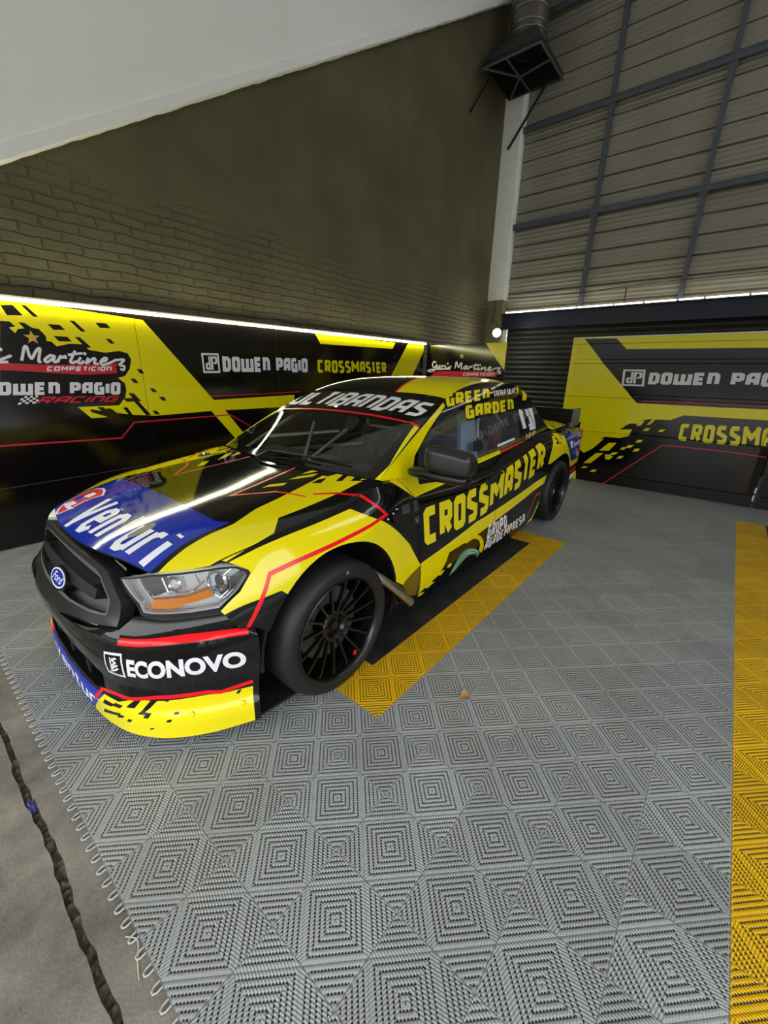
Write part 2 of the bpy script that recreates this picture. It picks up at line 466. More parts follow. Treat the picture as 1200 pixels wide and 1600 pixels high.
K = .13
GL = {  # block letters on a unit box: (strokes, closed?)
 'C': [[(1, 1), (K, 1), (0, 1 - K / 2), (0, K / 2), (K, 0), (1, 0)]],
 'R': [[(0, 0), (0, 1), (.8, 1), (1, .9), (1, .55), (.8, .45), (0, .45)], [(.5, .45), (1, 0)]],
 'O': [[(K, 1), (1 - K, 1), (1, 1 - K / 2), (1, K / 2), (1 - K, 0), (K, 0), (0, K / 2), (0, 1 - K / 2), 'c']],
 'S': [[(1, 1), (K, 1), (0, .9), (0, .62), (1, .38), (1, .1), (1 - K, 0), (0, 0)]],
 'M': [[(0, 0), (0, 1), (.5, .45), (1, 1), (1, 0)]],
 'A': [[(0, 0), (0, .85), (.25, 1), (1, 1), (1, 0)], [(0, .4), (1, .4)]],
 'T': [[(0, 1), (1, 1)], [(.5, 1), (.5, 0)]],
 'E': [[(1, 1), (0, 1), (0, 0), (1, 0)], [(0, .5), (.9, .5)]],
 'D': [[(0, 0), (0, 1), (.7, 1), (1, .85), (1, .15), (.7, 0), 'c']],
 'W': [[(0, 1), (0, 0), (1, 0), (1, 1)], [(.5, 0), (.5, 1)]],
 'N': [[(0, 0), (0, 1), (.75, 1), (1, .85), (1, 0)]],
 'P': [[(0, 0), (0, 1), (.8, 1), (1, .92), (1, .53), (.8, .45), (0, .45)]],
 'G': [[(1, 1), (K, 1), (0, .9), (0, .1), (K, 0), (1, 0), (1, .5), (.55, .5)]],
 'I': [[(.5, 0), (.5, 1)]], 'L': [[(0, 1), (0, 0), (1, 0)]],
 'U': [[(0, 1), (0, .1), (K, 0), (1 - K, 0), (1, .1), (1, 1)]],
 'B': [[(0, 0), (0, 1), (.8, 1), (1, .9), (1, .6), (.85, .5), (1, .4), (1, .1), (.8, 0), 'c'], [(0, .5), (.85, .5)]],
 'Y': [[(0, 1), (0, .5), (1, .5), (1, 1)], [(.5, .5), (.5, 0)]],
 '-': [[(.1, .5), (.9, .5)]], '1': [[(.2, .85), (.55, 1), (.55, 0)]],
 'V': [[(0, 1), (.5, 0), (1, 1)]], 'e': [[(0, .40), (1, .40), (1, .66), (.72, .75), (.28, .75), (0, .62), (0, .13), (.28, 0), (.72, 0), (1, .12)]],
 'n': [[(0, 0), (0, .75)], [(0, .64), (.3, .75), (.72, .75), (1, .62), (1, 0)]], 't': [[(.4, .97), (.4, .12), (.62, 0), (1, 0)], [(0, .72), (1, .72)]],
 'u': [[(0, .75), (0, .13), (.28, 0), (.7, 0), (1, .11)], [(1, .75), (1, 0)]], 'r': [[(0, 0), (0, .75)], [(0, .60), (.42, .75), (1, .75)]], 'i': [[(.5, 0), (.5, .70)], [(.5, .92), (.5, 1)]],
 '3': [[(0, 1), (1, 1), (1, .5), (.3, .5)], [(1, .5), (1, 0), (0, 0)]], ' ': [],
}
def block_text(txt, quad, th=.2, wr=.62, gap=.12, slant=0.0, thx=None):
    """lettering laid into quad = (bottom left, bottom right, top right, top left)"""
    shapes = []; x = 0
    for ch in txt:
        w = {'I': th * 1.0, 'M': max(wr * 1.15, 3 * th + .22), 'W': max(wr * 1.25, 3 * th + .26), ' ': wr * .6, '-': wr * .6, '1': wr * .6, 'T': wr * .86, 'i': th, 'r': wr * .86, 't': wr * .86, 'V': wr * 1.25}.get(ch, max(wr, 2 * th + .12))
        for st in GL[ch]:
            closed = st[-1] == 'c'; pts = [p for p in st if p != 'c']
            q = [(x + th / 2 + a * max(1e-3, w - th), th / 2 + b * (1 - th)) for a, b in pts]
            shapes += bars(q, th, closed)
        x += w + gap
    W = x - gap
    return place(shapes, W, quad, slant)
def place(shapes, W, quad, slant=0.0, H=1.0):
    bl, br, tr, tl = [Vector(q) for q in quad]
    def m(p):
        u = (p[0] + slant * (p[1] - .5)) / W; v = p[1] / H
        return tuple((bl * (1 - u) + br * u) * (1 - v) + (tl * (1 - u) + tr * u) * v)
    return [[[m(p) for p in lp] for lp in sh] for sh in shapes]
def font_text(txt, quad, bold=.02, slant=0.0, sx=1.0):
    cu = bpy.data.curves.new('lettering', 'FONT')
    cu.body = txt; cu.size = 1; cu.offset = bold; cu.resolution_u = 4; cu.fill_mode = 'FRONT'
    o = bpy.data.objects.new('lettering', cu); COL.objects.link(o)
    dg = bpy.context.evaluated_depsgraph_get(); dg.update()
    me = bpy.data.meshes.new_from_object(o.evaluated_get(dg))
    bm = bmesh.new(); bm.from_mesh(me)
    bmesh.ops.remove_doubles(bm, verts=bm.verts[:], dist=1e-5)
    nxt = {}
    for f in bm.faces:
        for l in f.loops:
            if len(l.edge.link_faces) == 1: nxt.setdefault(l.vert.index, []).append(l.link_loop_next.vert.index)
    bm.verts.ensure_lookup_table(); co = [v.co.copy() for v in bm.verts]; bm.free()
    loops = []
    while nxt:
        s = next(iter(nxt)); lp = []; c = s
        while c in nxt:
            lp.append((co[c].x, co[c].y)); n = nxt[c].pop()
            if not nxt[c]: del nxt[c]
            c = n
            if c == s: break
        if len(lp) > 2: loops.append(lp)
    bpy.data.objects.remove(o); bpy.data.curves.remove(cu); bpy.data.meshes.remove(me)
    xs = [p[0] for l in loops for p in l]; ys = [p[1] for l in loops for p in l]
    x0, y0, W, H = min(xs), min(ys), max(xs) - min(xs), max(ys) - min(ys)
    loops = [[((p[0] - x0) / H, (p[1] - y0) / H) for p in l] for l in loops]
    return place([loops], W / H, quad, slant)
def bez(pts, n=5):
    """smooth curve through the points"""
    P = [Vector(p) for p in pts]; out = []
    for i in range(len(P) - 1):
        a = P[max(i - 1, 0)]; b = P[i]; c = P[i + 1]; d = P[min(i + 2, len(P) - 1)]
        for k in range(n):
            t = k / n
            out.append(tuple(.5 * ((2 * b) + (c - a) * t + (2 * a - 5 * b + 4 * c - d) * t * t + (3 * b - a - 3 * c + d) * t ** 3)))
    out.append(tuple(P[-1])); return out
def brush(pts, w):
    """a brush line as a union of short quads"""
    c = bez(pts, 4); out = []
    for a, b in zip(c[:-1], c[1:]):
        d = Vector(b) - Vector(a)
        if d.length < 1e-6: continue
        d.normalize(); e = d * (w * .25)
        out.append(stroke([tuple(Vector(a) - e), tuple(Vector(b) + e)], w))
    return out
SCRIPT = [  # a hand-written two-word signature, units as drawn, y down
 [(135, 470), (150, 378), (166, 372), (182, 430), (200, 455), (226, 400), (252, 380), (245, 470), (258, 478)],
 [(348, 432), (322, 428), (286, 462), (300, 480), (336, 455), (352, 430), (346, 468), (360, 478), (378, 462)],
 [(376, 476), (394, 432), (406, 442), (426, 430), (432, 446)],
 [(498, 388), (468, 465), (482, 480), (512, 468)], [(452, 418), (548, 402)],
 [(540, 438), (524, 474), (544, 482), (566, 466)],
 [(582, 482), (600, 440), (592, 478), (640, 440), (656, 448), (648, 478), (678, 484)],
 [(694, 468), (738, 454), (748, 436), (726, 434), (698, 466), (716, 490), (770, 474), (822, 446)],
 [(822, 448), (892, 442), (856, 488), (896, 498), (892, 530), (868, 524)],
 [(-226, 384), (-262, 368), (-290, 420), (-272, 468), (-226, 452), (-214, 424), (-236, 500), (-310, 546), (-388, 540), (-330, 512), (-200, 500), (46, 486)],
 [(-190, 430), (-196, 470), (-164, 470), (-146, 430), (-150, 476)],
 [(-122, 478), (-104, 434), (-92, 444), (-68, 434)],
 [(-36, 434), (-50, 470), (-20, 480), (66, 440)],
]
def script_word(F, w):
    """F maps drawing units to the panel's plane"""
    out = []
    for s in SCRIPT: out += brush([F(*p) for p in s], w)
    for c in ((572, 404), (2, 396)):
        q = F(*c); out.append([arc(q[0], q[1], w * .7, 0, 324, 9)])
    return out
def star(cx, cy, r):
    return [[(cx + (r if i % 2 == 0 else r * .42) * math.sin(i * math.pi / 5), cy + (r if i % 2 == 0 else r * .42) * math.cos(i * math.pi / 5)) for i in range(10)]]

# ------------------------------------------------------------------ panels cut along their livery
def resample(loop, step, closed=True):
    out = []; n = len(loop)
    for i in range(n if closed else n - 1):
        a = Vector(loop[i]); b = Vector(loop[(i + 1) % n]); k = max(1, int(math.ceil((b - a).length / step)))
        for j in range(k): out.append(a + (b - a) * (j / k))
    if not closed: out.append(Vector(loop[-1]))
    return out
REF = Vector((2.3, 1.42, .45))
def panel(name, parent, F, outline, base, layers=(), holes=(), step=.03, depth=.012, edge=None, creases=(), ref=None, off=0.0, flat=False, facet=False):
    """a sheet F(a, b) cut to outline; layers = [(material, [shape, ..]), ..], the later lie on top.
    Its rim is turned inward by depth."""
    V = []; E = []
    def addloop(lp, closed=True):
        k = len(V); n = len(lp); V.extend(lp)
        E.extend([(k + i, k + (i + 1) % n) for i in range(n if closed else n - 1)])
    O = np.array(outline); lo, hi = O.min(0), O.max(0)
    def near(lp):
        q = np.array(lp); return (q.max(0) > lo).all() and (q.min(0) < hi).all()
    rs = 1e9 if flat else step
    ol = resample(outline, rs); addloop(ol)
    hl = [resample(h, rs) for h in holes]
    for h in hl: addloop(h)
    for m, shapes in layers:
        for sh in shapes:
            for lp in sh:
                if len(lp) > 2 and near(lp): addloop(resample(lp, rs))
    for c in creases: addloop(resample(c, rs, False), False)
    if not flat:
        gx = np.arange(lo[0] + step * .5, hi[0], step); gy = np.arange(lo[1] + step * .5, hi[1], step)
        G = np.array([(x, y) for x in gx for y in gy]) if len(gx) and len(gy) else np.zeros((0, 2))
        if len(G):
            k = inpoly(G[:, 0], G[:, 1], outline)
            for h in holes: k &= ~inpoly(G[:, 0], G[:, 1], h)
            V.extend(Vector(g) for g in G[k])
    cv, ce, cf, *_ = delaunay_2d_cdt([Vector((float(v[0]), float(v[1]))) for v in V], E, [], 0, 2e-5)
    cv = np.array([(v.x, v.y) for v in cv]); cf = np.array([f for f in cf if len(f) == 3])
    cen = cv[cf].mean(1)
    keep = inpoly(cen[:, 0], cen[:, 1], outline)
    for h in holes: keep &= ~inpoly(cen[:, 0], cen[:, 1], h)
    cf = cf[keep]; cen = cen[keep]
    mats = [base]; mi = np.zeros(len(cf), int)
    for m, shapes in layers:
        if m not in mats: mats.append(m)
        k = np.zeros(len(cf), bool)
        for sh in shapes:
            q = np.zeros(len(cf), bool)
            for lp in sh:
                if len(lp) > 2 and near(lp): q ^= inpoly(cen[:, 0], cen[:, 1], lp)
            k |= q
        mi[k] = mats.index(m)
    used = np.unique(cf); idx = {int(u): i for i, u in enumerate(used)}
    e = 1e-4; pos = []; nor = []
    r0 = Vector(ref) if ref is not None else REF
    for u in used:
        a, b = cv[u]; p = Vector(F(a, b))
        n = (Vector(F(a + e, b)) - Vector(F(a - e, b))).cross(Vector(F(a, b + e)) - Vector(F(a, b - e)))
        if n.length < 1e-14: n = Vector((0, 0, 1))
        n.normalize()
        pos.append(p); nor.append(n)
    s = sum((1 if (p - r0).dot(n) > 0 else -1) for p, n in zip(pos, nor))
    if s < 0: nor = [-n for n in nor]
    if off: pos = [p + n * off for p, n in zip(pos, nor)]
    faces = []
    for f in cf:
        i, j, k = (idx[int(x)] for x in f)
        g = (pos[j] - pos[i]).cross(pos[k] - pos[i])
        if g.dot(nor[i] + nor[j] + nor[k]) < 0: j, k = k, j
        faces.append((i, j, k))
    nv = len(pos); mi = list(mi)
    if depth:
        if edge and edge not in mats: mats.append(edge)
        em = mats.index(edge) if edge else 0
        cnt = {}
        for f in faces:
            for a, b in ((f[0], f[1]), (f[1], f[2]), (f[2], f[0])):
                cnt[(a, b)] = 1
        rim = [(a, b) for (a, b) in cnt if (b, a) not in cnt]
        top = {}; bot = {}
        for a, b in rim:
            for q in (a, b):
                if q not in top:
                    top[q] = len(pos); pos.append(pos[q]); nor.append(None)
                    bot[q] = len(pos); pos.append(pos[q] - nor[q] * depth); nor.append(None)
        for a, b in rim:
            faces.append((top[a], bot[a], bot[b], top[b])); mi.append(em)
    me = bpy.data.meshes.new(name)
    me.from_pydata([p[:] for p in pos], [], faces)
    for m in mats: me.materials.append(MAT[m])
    me.polygons.foreach_set('material_index', mi)
    me.polygons.foreach_set('use_smooth', [len(f) == 3 for f in faces])
    me.update()
    if facet: me.polygons.foreach_set('use_smooth', [False] * len(faces))
    elif not flat:
        vn = [v.normal[:] for v in me.vertices]
        me.normals_split_custom_set_from_vertices([nor[i][:] if nor[i] is not None else vn[i] for i in range(len(pos))])
    return link(name, me, parent)

# ================================================================== THE ROOM
TL = .24
def flat_rects(mb, rects, z):
    for x0, y0, x1, y1, m in rects: mb.add([(x0, y0, z), (x1, y0, z), (x1, y1, z), (x0, y1, z)], [[0, 1, 2, 3]], m)
mb = MB()
i0, i3, i4, i13, i14, iE = -TL, 3 * TL, 4 * TL, 13 * TL, 14 * TL, 27 * TL
j1, j2, jb, jt, jW = TL, 2 * TL, 10 * TL, 11 * TL, 3.70
r4, r5, rS, r22 = -4 * TL, -5 * TL, -4.8, 22 * TL
flat_rects(mb, [
    (i0, j1, i3, jW, 'tile_grey'), (i14, j1, iE, jW, 'tile_grey'), (i3, jt, i14, jW, 'tile_grey'),
    (i3, j1, i14, j2, 'tile_yellow'), (i3, jb, i14, jt, 'tile_yellow'), (i3, j2, i4, jb, 'tile_yellow'), (i13, j2, i14, jb, 'tile_yellow'),
    (i4, j2, i13, jb, 'tile_black'),
    (i0, r4, iE, j1, 'tile_grey'), (i0, r5, r22, r4, 'tile_yellow'), (r22, r5, iE, r4, 'tile_grey'),
    (i0, rS, r22, r5, 'tile_black'), (r22, rS, iE, r5, 'tile_grey')], 0)
mb.add([(i0, rS, 0), (i0, jW, 0), (i0, jW, -.016), (i0, rS, -.016)], [[0, 1, 2, 3]], 'tile_grey')
y = .024 - .048 * 20
while y < 3.66:                                # the joining loops along the open edge
    mb.tube([(i0, y - .008, -.009), (i0 - .014, y - .008, -.010), (i0 - .021, y - .004, -.010), (i0 - .021, y + .004, -.010), (i0 - .014, y + .008, -.010), (i0, y + .008, -.009)], .0026, 'tile_loop', 5)
    y += .048
structure(mb.build('floor'))

def rough_edge(x, a, amp, seed):
    rnd = random.Random(seed); ys = np.arange(-12, 12.01, .04)
    return [(x + a * amp * (rnd.random() ** 2) + .006 * math.sin(3.1 * q) + .004 * math.sin(11 * q), q) for q in ys]
mb = MB()
eA = rough_edge(-.330, 1, .008, 3); eB = rough_edge(-.345, -1, .008, 5)
for E_, far in ((eA, 9.0), (eB, -1.05)):
    vs = []; fs = []
    for (x, y) in E_: vs += [(x, y, -.016), (far, y, -.016), (x, y, -.09)]
    for k in range(len(E_) - 1):
        fs += [[3 * k, 3 * k + 1, 3 * k + 4, 3 * k + 3], [3 * k, 3 * k + 3, 3 * k + 5, 3 * k + 2]]
    mb.add(vs, fs, 'concrete')
mb.add([(-1.05, -12, -.016), (-1.05, 12, -.016), (-24, 12, -.016), (-24, -12, -.016)], [[0, 1, 2, 3]], 'pale_paving')
structure(mb.build('floor'))
mb = MB(); vs = []; fs = []; rnd = random.Random(11); ys = np.arange(-2, 4.5, .012); nx = 5
for y in ys:
    for k in range(nx):
        x = -.375 + .075 * k / (nx - 1) + .006 * math.sin(3.1 * y)
        vs.append((x, y, -.030 + rnd.uniform(-.009, .012) - .012 * (abs(k - 2) / 2) ** 2))
for i in range(len(ys) - 1):
    for k in range(nx - 1):
        a = i * nx + k; fs.append([a, a + 1, a + nx + 1, a + nx])
mb.add(vs, fs, 'dirt', True)
o = mb.build('joint_grit'); tag(o, 'strip of grit and old filler in the concrete joint beside the tiles', 'grit'); o['kind'] = 'stuff'

# left wall, the long brick and render wall
mb = MB(); mb.add([(-4, 3.74, -.02), (9, 3.74, -.02), (9, 3.74, 9), (-4, 3.74, 9)], [[0, 1, 2, 3]], 'olive_brick')
structure(mb.build('wall_left'))

# back wall: corrugated sheet from above the shutter to the roof, y runs right to left
XB = 8.46
def corrugated(name, y0, y1, z0, z1, pitch, amp, x, m, lap=0):
    mb = MB(); vs = []; fs = []; n = int((z1 - z0) / pitch * 8)
    ys = [y0, y1]
    for i in range(n + 1):
        z = z0 + (z1 - z0) * i / n
        d = amp * math.sin(2 * math.pi * z / pitch)
        if lap:
            f = (z / lap) % 1
            d += .016 * f - (.060 if f > .92 else 0)
        for yy in ys: vs.append((x - d, yy, z))
    for i in range(n): fs.append([2 * i, 2 * i + 1, 2 * i + 3, 2 * i + 2])
    mb.add(vs, fs, m, True); return mb
wb = structure(corrugated('x', -6, 3.74, 2.62, 9, .069, .007, XB, 'corrugated', .276).build('wall_back'))
# roller shutter under the beam
def slats(y0, y1, z0, z1, pitch, x, m):
    mb = MB(); vs = []; fs = []; z = z0; prof = [(0, .0), (.006, .10), (.022, .3), (.026, .55), (.02, .8), (.004, .95)]
    rows = []
    while z < z1:
        for d, t in prof: rows.append((x - d, z + t * pitch))
        z += pitch
    for a, zz in rows: vs += [(a, y0, zz), (a, y1, zz)]
    for i in range(len(rows) - 1): fs.append([2 * i, 2 * i + 1, 2 * i + 3, 2 * i + 2])
    mb.add(vs, fs, m, True); return mb
structure(slats(-6, 3.3, -.016, 2.42, .098, XB - .02, 'shutter').build('door_1'))
# steel beam over the shutter, with its flanges
mb = MB()
mb.box((XB - .16, -6, 2.36), (XB - .13, 3.39, 2.62), 'beam_blue')
mb.box((XB - .24, -6, 2.61), (XB - .01, 3.39, 2.635), 'beam_blue')
mb.box((XB - .24, -6, 2.345), (XB - .03, 3.39, 2.37), 'beam_blue')
structure(mb.build('trim_1'))
# steel posts and rails holding the corrugated sheet
for k, yy in enumerate((1.925, .385, -1.16, -2.7)):
    mb = MB(); mb.box((XB - .10, yy - .035, 2.635), (XB - .03, yy + .035, 9), 'frame_blue')
    for zz in (4.17, 5.68, 7.2):
        mb.box((XB - .105, yy - .06, zz - .10), (XB - .095, yy + .06, zz + .05), 'frame_blue')
    mb.build('post', wb)
for zz in (4.17, 5.68, 7.2):
    mb = MB(); mb.box((XB - .12, -6, zz - .038), (XB - .05, 3.5, zz + .038), 'frame_blue'); mb.box((XB - .125, -6, zz + .03), (XB - .02, 3.5, zz + .045), 'frame_blue')
    mb.build('rail', wb)

# unseen wall added on the right to darken the flank's reflections, open above
mb = MB(); mb.box((1.6, -4.45, -.016), (8.7, -4.30, 6.2), 'soffit_white'); structure(mb.build('wall_right_added'))

# concrete column in the corner: painted white down to shoulder height of the beam
mb = MB(); mb.box((8.25, 3.39, 2.90), (8.62, 3.74, 9), 'column_white', bev=.012)
mb.box((8.262, 3.40, -.016), (8.61, 3.74, 2.905), 'column_bare', bev=.01)
structure(mb.build('trim_2'))

# sloping white soffit of the stand above, with its lip along the wall
sl = .62; z_at = lambda x: 2.385 + sl * x; z_up = lambda x: 4.35 + sl * x
mb = MB()
xa, xb_ = -2.6, 9.0
mb.add([(xa, 3.74, z_up(xa)), (xb_, 3.74, z_up(xb_)), (xb_, -4.3, z_up(xb_)), (xa, -4.3, z_up(xa)),
        (xa, 3.74, z_up(xa) + .24), (xb_, 3.74, z_up(xb_) + .24), (xb_, -4.3, z_up(xb_) + .24), (xa, -4.3, z_up(xa) + .24)],
       [[0, 1, 2, 3], [7, 6, 5, 4], [0, 4, 5, 1], [1, 5, 6, 2], [2, 6, 7, 3], [3, 7, 4, 0]], 'soffit_white')
structure(mb.build('ceiling'))
# white raking beam standing proud of the brick wall, with a plaster lip along its lower edge
mb = MB(); vs = []; fs = []; rnd = random.Random(4); n = 170
for i in range(n + 1):
    x = xa + (xb_ - xa) * i / n; j = rnd.uniform(-.005, .005)
    z = z_at(x)
    vs += [(x, 3.76, z + .012 + j), (x, 3.625, z + j), (x, 3.595, z + .012 + j), (x, 3.595, z + .10 + j * .5), (x, 3.615, z + .118 + j * .5), (x, 3.615, z_up(x) + .02)]
for i in range(n):
    for k in range(5): fs.append([6 * i + k, 6 * i + k + 1, 6 * i + k + 7, 6 * i + k + 6])
mb.add(vs, fs, 'soffit_white')
structure(mb.build('trim_3'))

# ------------------------------------------------------------------ the printed boards on the left wall
def LW(a, b): return (a, 3.62 + .007 * a, b)
top = lambda x: 1.868 + .008 * x
BY = []                                        # yellow shapes
BY.append([[(0.397, 1.882), (0.863, 1.861), (1.360, 1.836), (1.956, 1.117), (3.044, 1.145), (3.035, 1.011), (2.816, 1.005), (2.077, 1.004), (2.281, 0.733), (2.176, 0.677), (1.914, 1.005), (1.341, 0.989), (1.129, 1.011), (0.728, 1.093), (0.667, 1.285), (0.270, 1.287)]])
BY.append([[(3.419, 1.893), (5.094, 1.888), (5.027, 1.797), (3.509, 1.773)]])
BY.append([[(5.428, 1.895), (5.998, 1.932), (5.546, 1.338), (5.259, 0.868), (4.711, 0.894), (4.992, 1.374)]])
BY.append([[(0.731, 1.095), (0.806, 1.091), (0.819, 1.050), (0.938, 1.001), (0.810, 1.000)]])
BK = []                                        # black pixel blocks and the blobs behind the logos
for q in ([[(0.388, 1.838), (0.459, 1.847), (0.505, 1.780), (0.412, 1.772)]], [[(0.505, 1.855), (0.536, 1.852), (0.597, 1.780), (0.567, 1.779)]],
          [[(0.645, 1.734), (0.724, 1.735), (0.754, 1.701), (0.676, 1.695)]], [[(0.796, 1.775), (0.829, 1.774), (0.895, 1.701), (0.862, 1.698)]],
          [[(0.978, 1.776), (1.058, 1.778), (1.086, 1.743), (1.004, 1.740)]], [[(0.669, 1.650), (0.758, 1.651), (0.783, 1.617), (0.696, 1.613)]],
          [[(0.810, 1.652), (0.844, 1.655), (0.914, 1.578), (0.874, 1.575)]], [[(1.031, 1.655), (1.068, 1.656), (1.097, 1.620), (1.065, 1.618)]],
          [[(1.240, 1.414), (1.281, 1.413), (1.302, 1.374), (1.264, 1.376)]], [[(1.174, 1.333), (1.215, 1.330), (1.238, 1.291), (1.197, 1.293)]],
          [[(1.326, 1.247), (1.368, 1.242), (1.391, 1.206), (1.348, 1.210)]], [[(1.398, 1.165), (1.449, 1.161), (1.464, 1.124), (1.425, 1.129)]],
          [[(1.136, 1.204), (1.182, 1.203), (1.236, 1.129), (1.112, 1.127), (1.083, 1.161), (1.163, 1.159)]], [[(0.868, 1.092), (0.916, 1.090), (0.956, 1.042), (0.912, 1.039)]],
          [[(0.935, 1.077), (0.973, 1.075), (1.050, 1.000), (0.950, 1.004)]], [[(1.069, 1.080), (1.107, 1.078), (1.149, 0.997), (1.119, 0.996)]],
          [[(1.171, 1.131), (1.212, 1.127), (1.302, 0.998), (1.259, 0.998)]], [[(1.319, 1.038), (1.359, 1.036), (1.386, 0.998), (1.341, 1.001)]]):
    BK.append(q)
BK.append([[(0.365, 1.729), (0.419, 1.730), (0.444, 1.698), (0.406, 1.688), (0.434, 1.651), (0.457, 1.682), (0.495, 1.690), (0.467, 1.730), (0.503, 1.729), (0.542, 1.699), (0.584, 1.693), (0.617, 1.646), (0.615, 1.610), (0.645, 1.607), (0.674, 1.573), (0.763, 1.599), (0.859, 1.600), (0.891, 1.559), (1.011, 1.543), (1.122, 1.562), (1.187, 1.546), (1.208, 1.494), (1.181, 1.411), (1.131, 1.351), (1.073, 1.336), (1.122, 1.291), (1.125, 1.231), (1.107, 1.170), (1.044, 1.099), (0.726, 1.098), (0.484, 1.109), (0.229, 1.092)]])
BR = [stroke([(0.173, 0.831), (1.014, 0.807), (1.144, 0.940), (2.134, 0.952), (2.405, 0.789)], .013)]
BR.append(stroke([(1.939, 1.157), (2.661, 1.168), (3.149, 1.182)], .011))
BR.append([[(0.303, 1.438), (0.350, 1.437), (0.549, 1.433), (0.732, 1.436), (1.100, 1.458), (1.076, 1.432), (1.075, 1.379), (1.046, 1.371), (0.814, 1.359), (0.626, 1.369), (0.452, 1.379), (0.292, 1.387)]])
SW = lambda x, y: SWA(x, y)
_o, _x, _y = [Vector(q) for q in [(0.311, 1.480), (1.154, 1.483), (0.291, 1.382)]]
def SWA(x, y):
    q = _o + (_x - _o) * (x / 900) + (_y - _o) * ((y - 450) / 100)
    return (q.x, q.y)
BW = script_word(SWA, .019)
BW += block_text('COMPETICION', [(0.573, 1.384), (1.033, 1.393), (1.040, 1.431), (0.582, 1.421)], .26, .9, .2, .1)
BW += block_text('DOWEN PAGIO', [(0.154, 1.207), (1.069, 1.193), (1.087, 1.298), (0.174, 1.301)], .26, .66, .09)
BRc = block_text('RACING', [(0.467, 1.134), (1.038, 1.130), (1.047, 1.186), (0.491, 1.189)], .24, 1.0, .14, .5)
def checker(quad, nx, ny):
    bl, br, tr, tl = [Vector(q) for q in quad]; out = []
    P = lambda u, v: tuple((bl * (1 - u) + br * u) * (1 - v) + (tl * (1 - u) + tr * u) * v)
    for i in range(nx):
        for j in range(ny):
            if (i + j) % 2 == 0: out.append([[P(i / nx, j / ny), P((i + 1) / nx, j / ny), P((i + 1) / nx, (j + 1) / ny), P(i / nx, (j + 1) / ny)]])
    return out
BW += checker([(0.339, 1.133), (0.477, 1.139), (0.480, 1.200), (0.381, 1.195)], 6, 4)
BG = [star(*[(0.529, 1.628)][0], .052)]
# second and third boards
def logo_box(quad, t=.1):
    bl, br, tr, tl = [Vector(q) for q in quad]
    P = lambda u, v: tuple((bl * (1 - u) + br * u) * (1 - v) + (tl * (1 - u) + tr * u) * v)
    R = lambda lp: [P(*q) for q in lp]
    out = [[R(rect(0, 0, 1, 1)), R(rect(t, t, 1 - t, 1 - t))]]
    out.append([R([(.50, .16), (.62, .16), (.62, .84), (.50, .84)])])
    out.append([R([(.62, .84), (.82, .84), (.88, .78), (.88, .54), (.80, .46), (.66, .46), (.66, .56), (.76, .56), (.76, .74), (.62, .74)])])
    out.append([R([(.47, .16), (.24, .16), (.18, .24), (.18, .44), (.26, .52), (.38, .52), (.38, .43), (.30, .43), (.30, .26), (.38, .26), (.38, .84), (.47, .84)])])
    return out
BW += logo_box([(1.877, 1.389), (2.066, 1.394), (2.065, 1.587), (1.874, 1.583)])
BW += block_text('DOWEN PAGIO', [(2.097, 1.405), (3.280, 1.418), (3.279, 1.586), (2.102, 1.561)], .26, .66, .09)
BC = block_text('CROSSMASTER', [(3.451, 1.417), (4.891, 1.431), (4.868, 1.591), (3.448, 1.578)], .23, .62, .12)
HL = [stroke([(-0.115, 0.487), (0.102, 0.497), (0.707, 0.511), (1.205, 0.528)], .004)]
LAY = [('board_yellow', BY), ('board_black', BK), ('board_red', BR), ('gold', BG), ('board_white', BW), ('board_red', BRc), ('board_yellow', BC), ('board_line', HL)]
xs = [-.235, 1.285, 2.815, 4.345, 5.90]
labs = ['black and yellow printed board nearest the open front, white signature over a red ribbon',
        'black printed board with a broad yellow diagonal, square monogram and start of white lettering',
        'black printed board behind the windscreen carrying yellow lettering on the left wall',
        'black printed board with a yellow slanted band next to the corner of the garage']
for k in range(4):
    a, b = xs[k] + .0015, xs[k + 1] - .0015
    o = panel('printed_board', None, LW, [(a, .006), (b, .006), (b, top(b)), (a, top(a))], 'board_black', LAY, depth=.022, flat=True, ref=(3, 8, 1), edge='board_line')
    # the face looks into the room
    tag(recenter(o), labs[k], 'board', 'printed boards along the left wall')

# LED strip along their upper edge
st = thing('led_strip_light', 'long glowing white strip light along the top of the left wall boards', 'light', (3.0, 3.61, 1.89))
mb = MB(); n = 6
P0 = lambda x, dz, dy: (x, 3.62 + .007 * x + dy, top(x) + dz)
for lo, hi, m, nm in (((.001, -.024), (.022, -.004), 'led', 'tube'), ((.001, -.0035), (.04, .026), 'board_line', 'channel')):
    mb = MB(); a, b = -.235, 5.93
    mb.add([P0(a, lo[0], lo[1]), P0(b, lo[0], lo[1]), P0(b, hi[0], lo[1]), P0(a, hi[0], lo[1]), P0(a, lo[0], hi[1]), P0(b, lo[0], hi[1]), P0(b, hi[0], hi[1]), P0(a, hi[0], hi[1])],
           [[0, 1, 2, 3], [7, 6, 5, 4], [0, 4, 5, 1], [1, 5, 6, 2], [2, 6, 7, 3], [3, 7, 4, 0]], m)
    mb.build(nm, st)

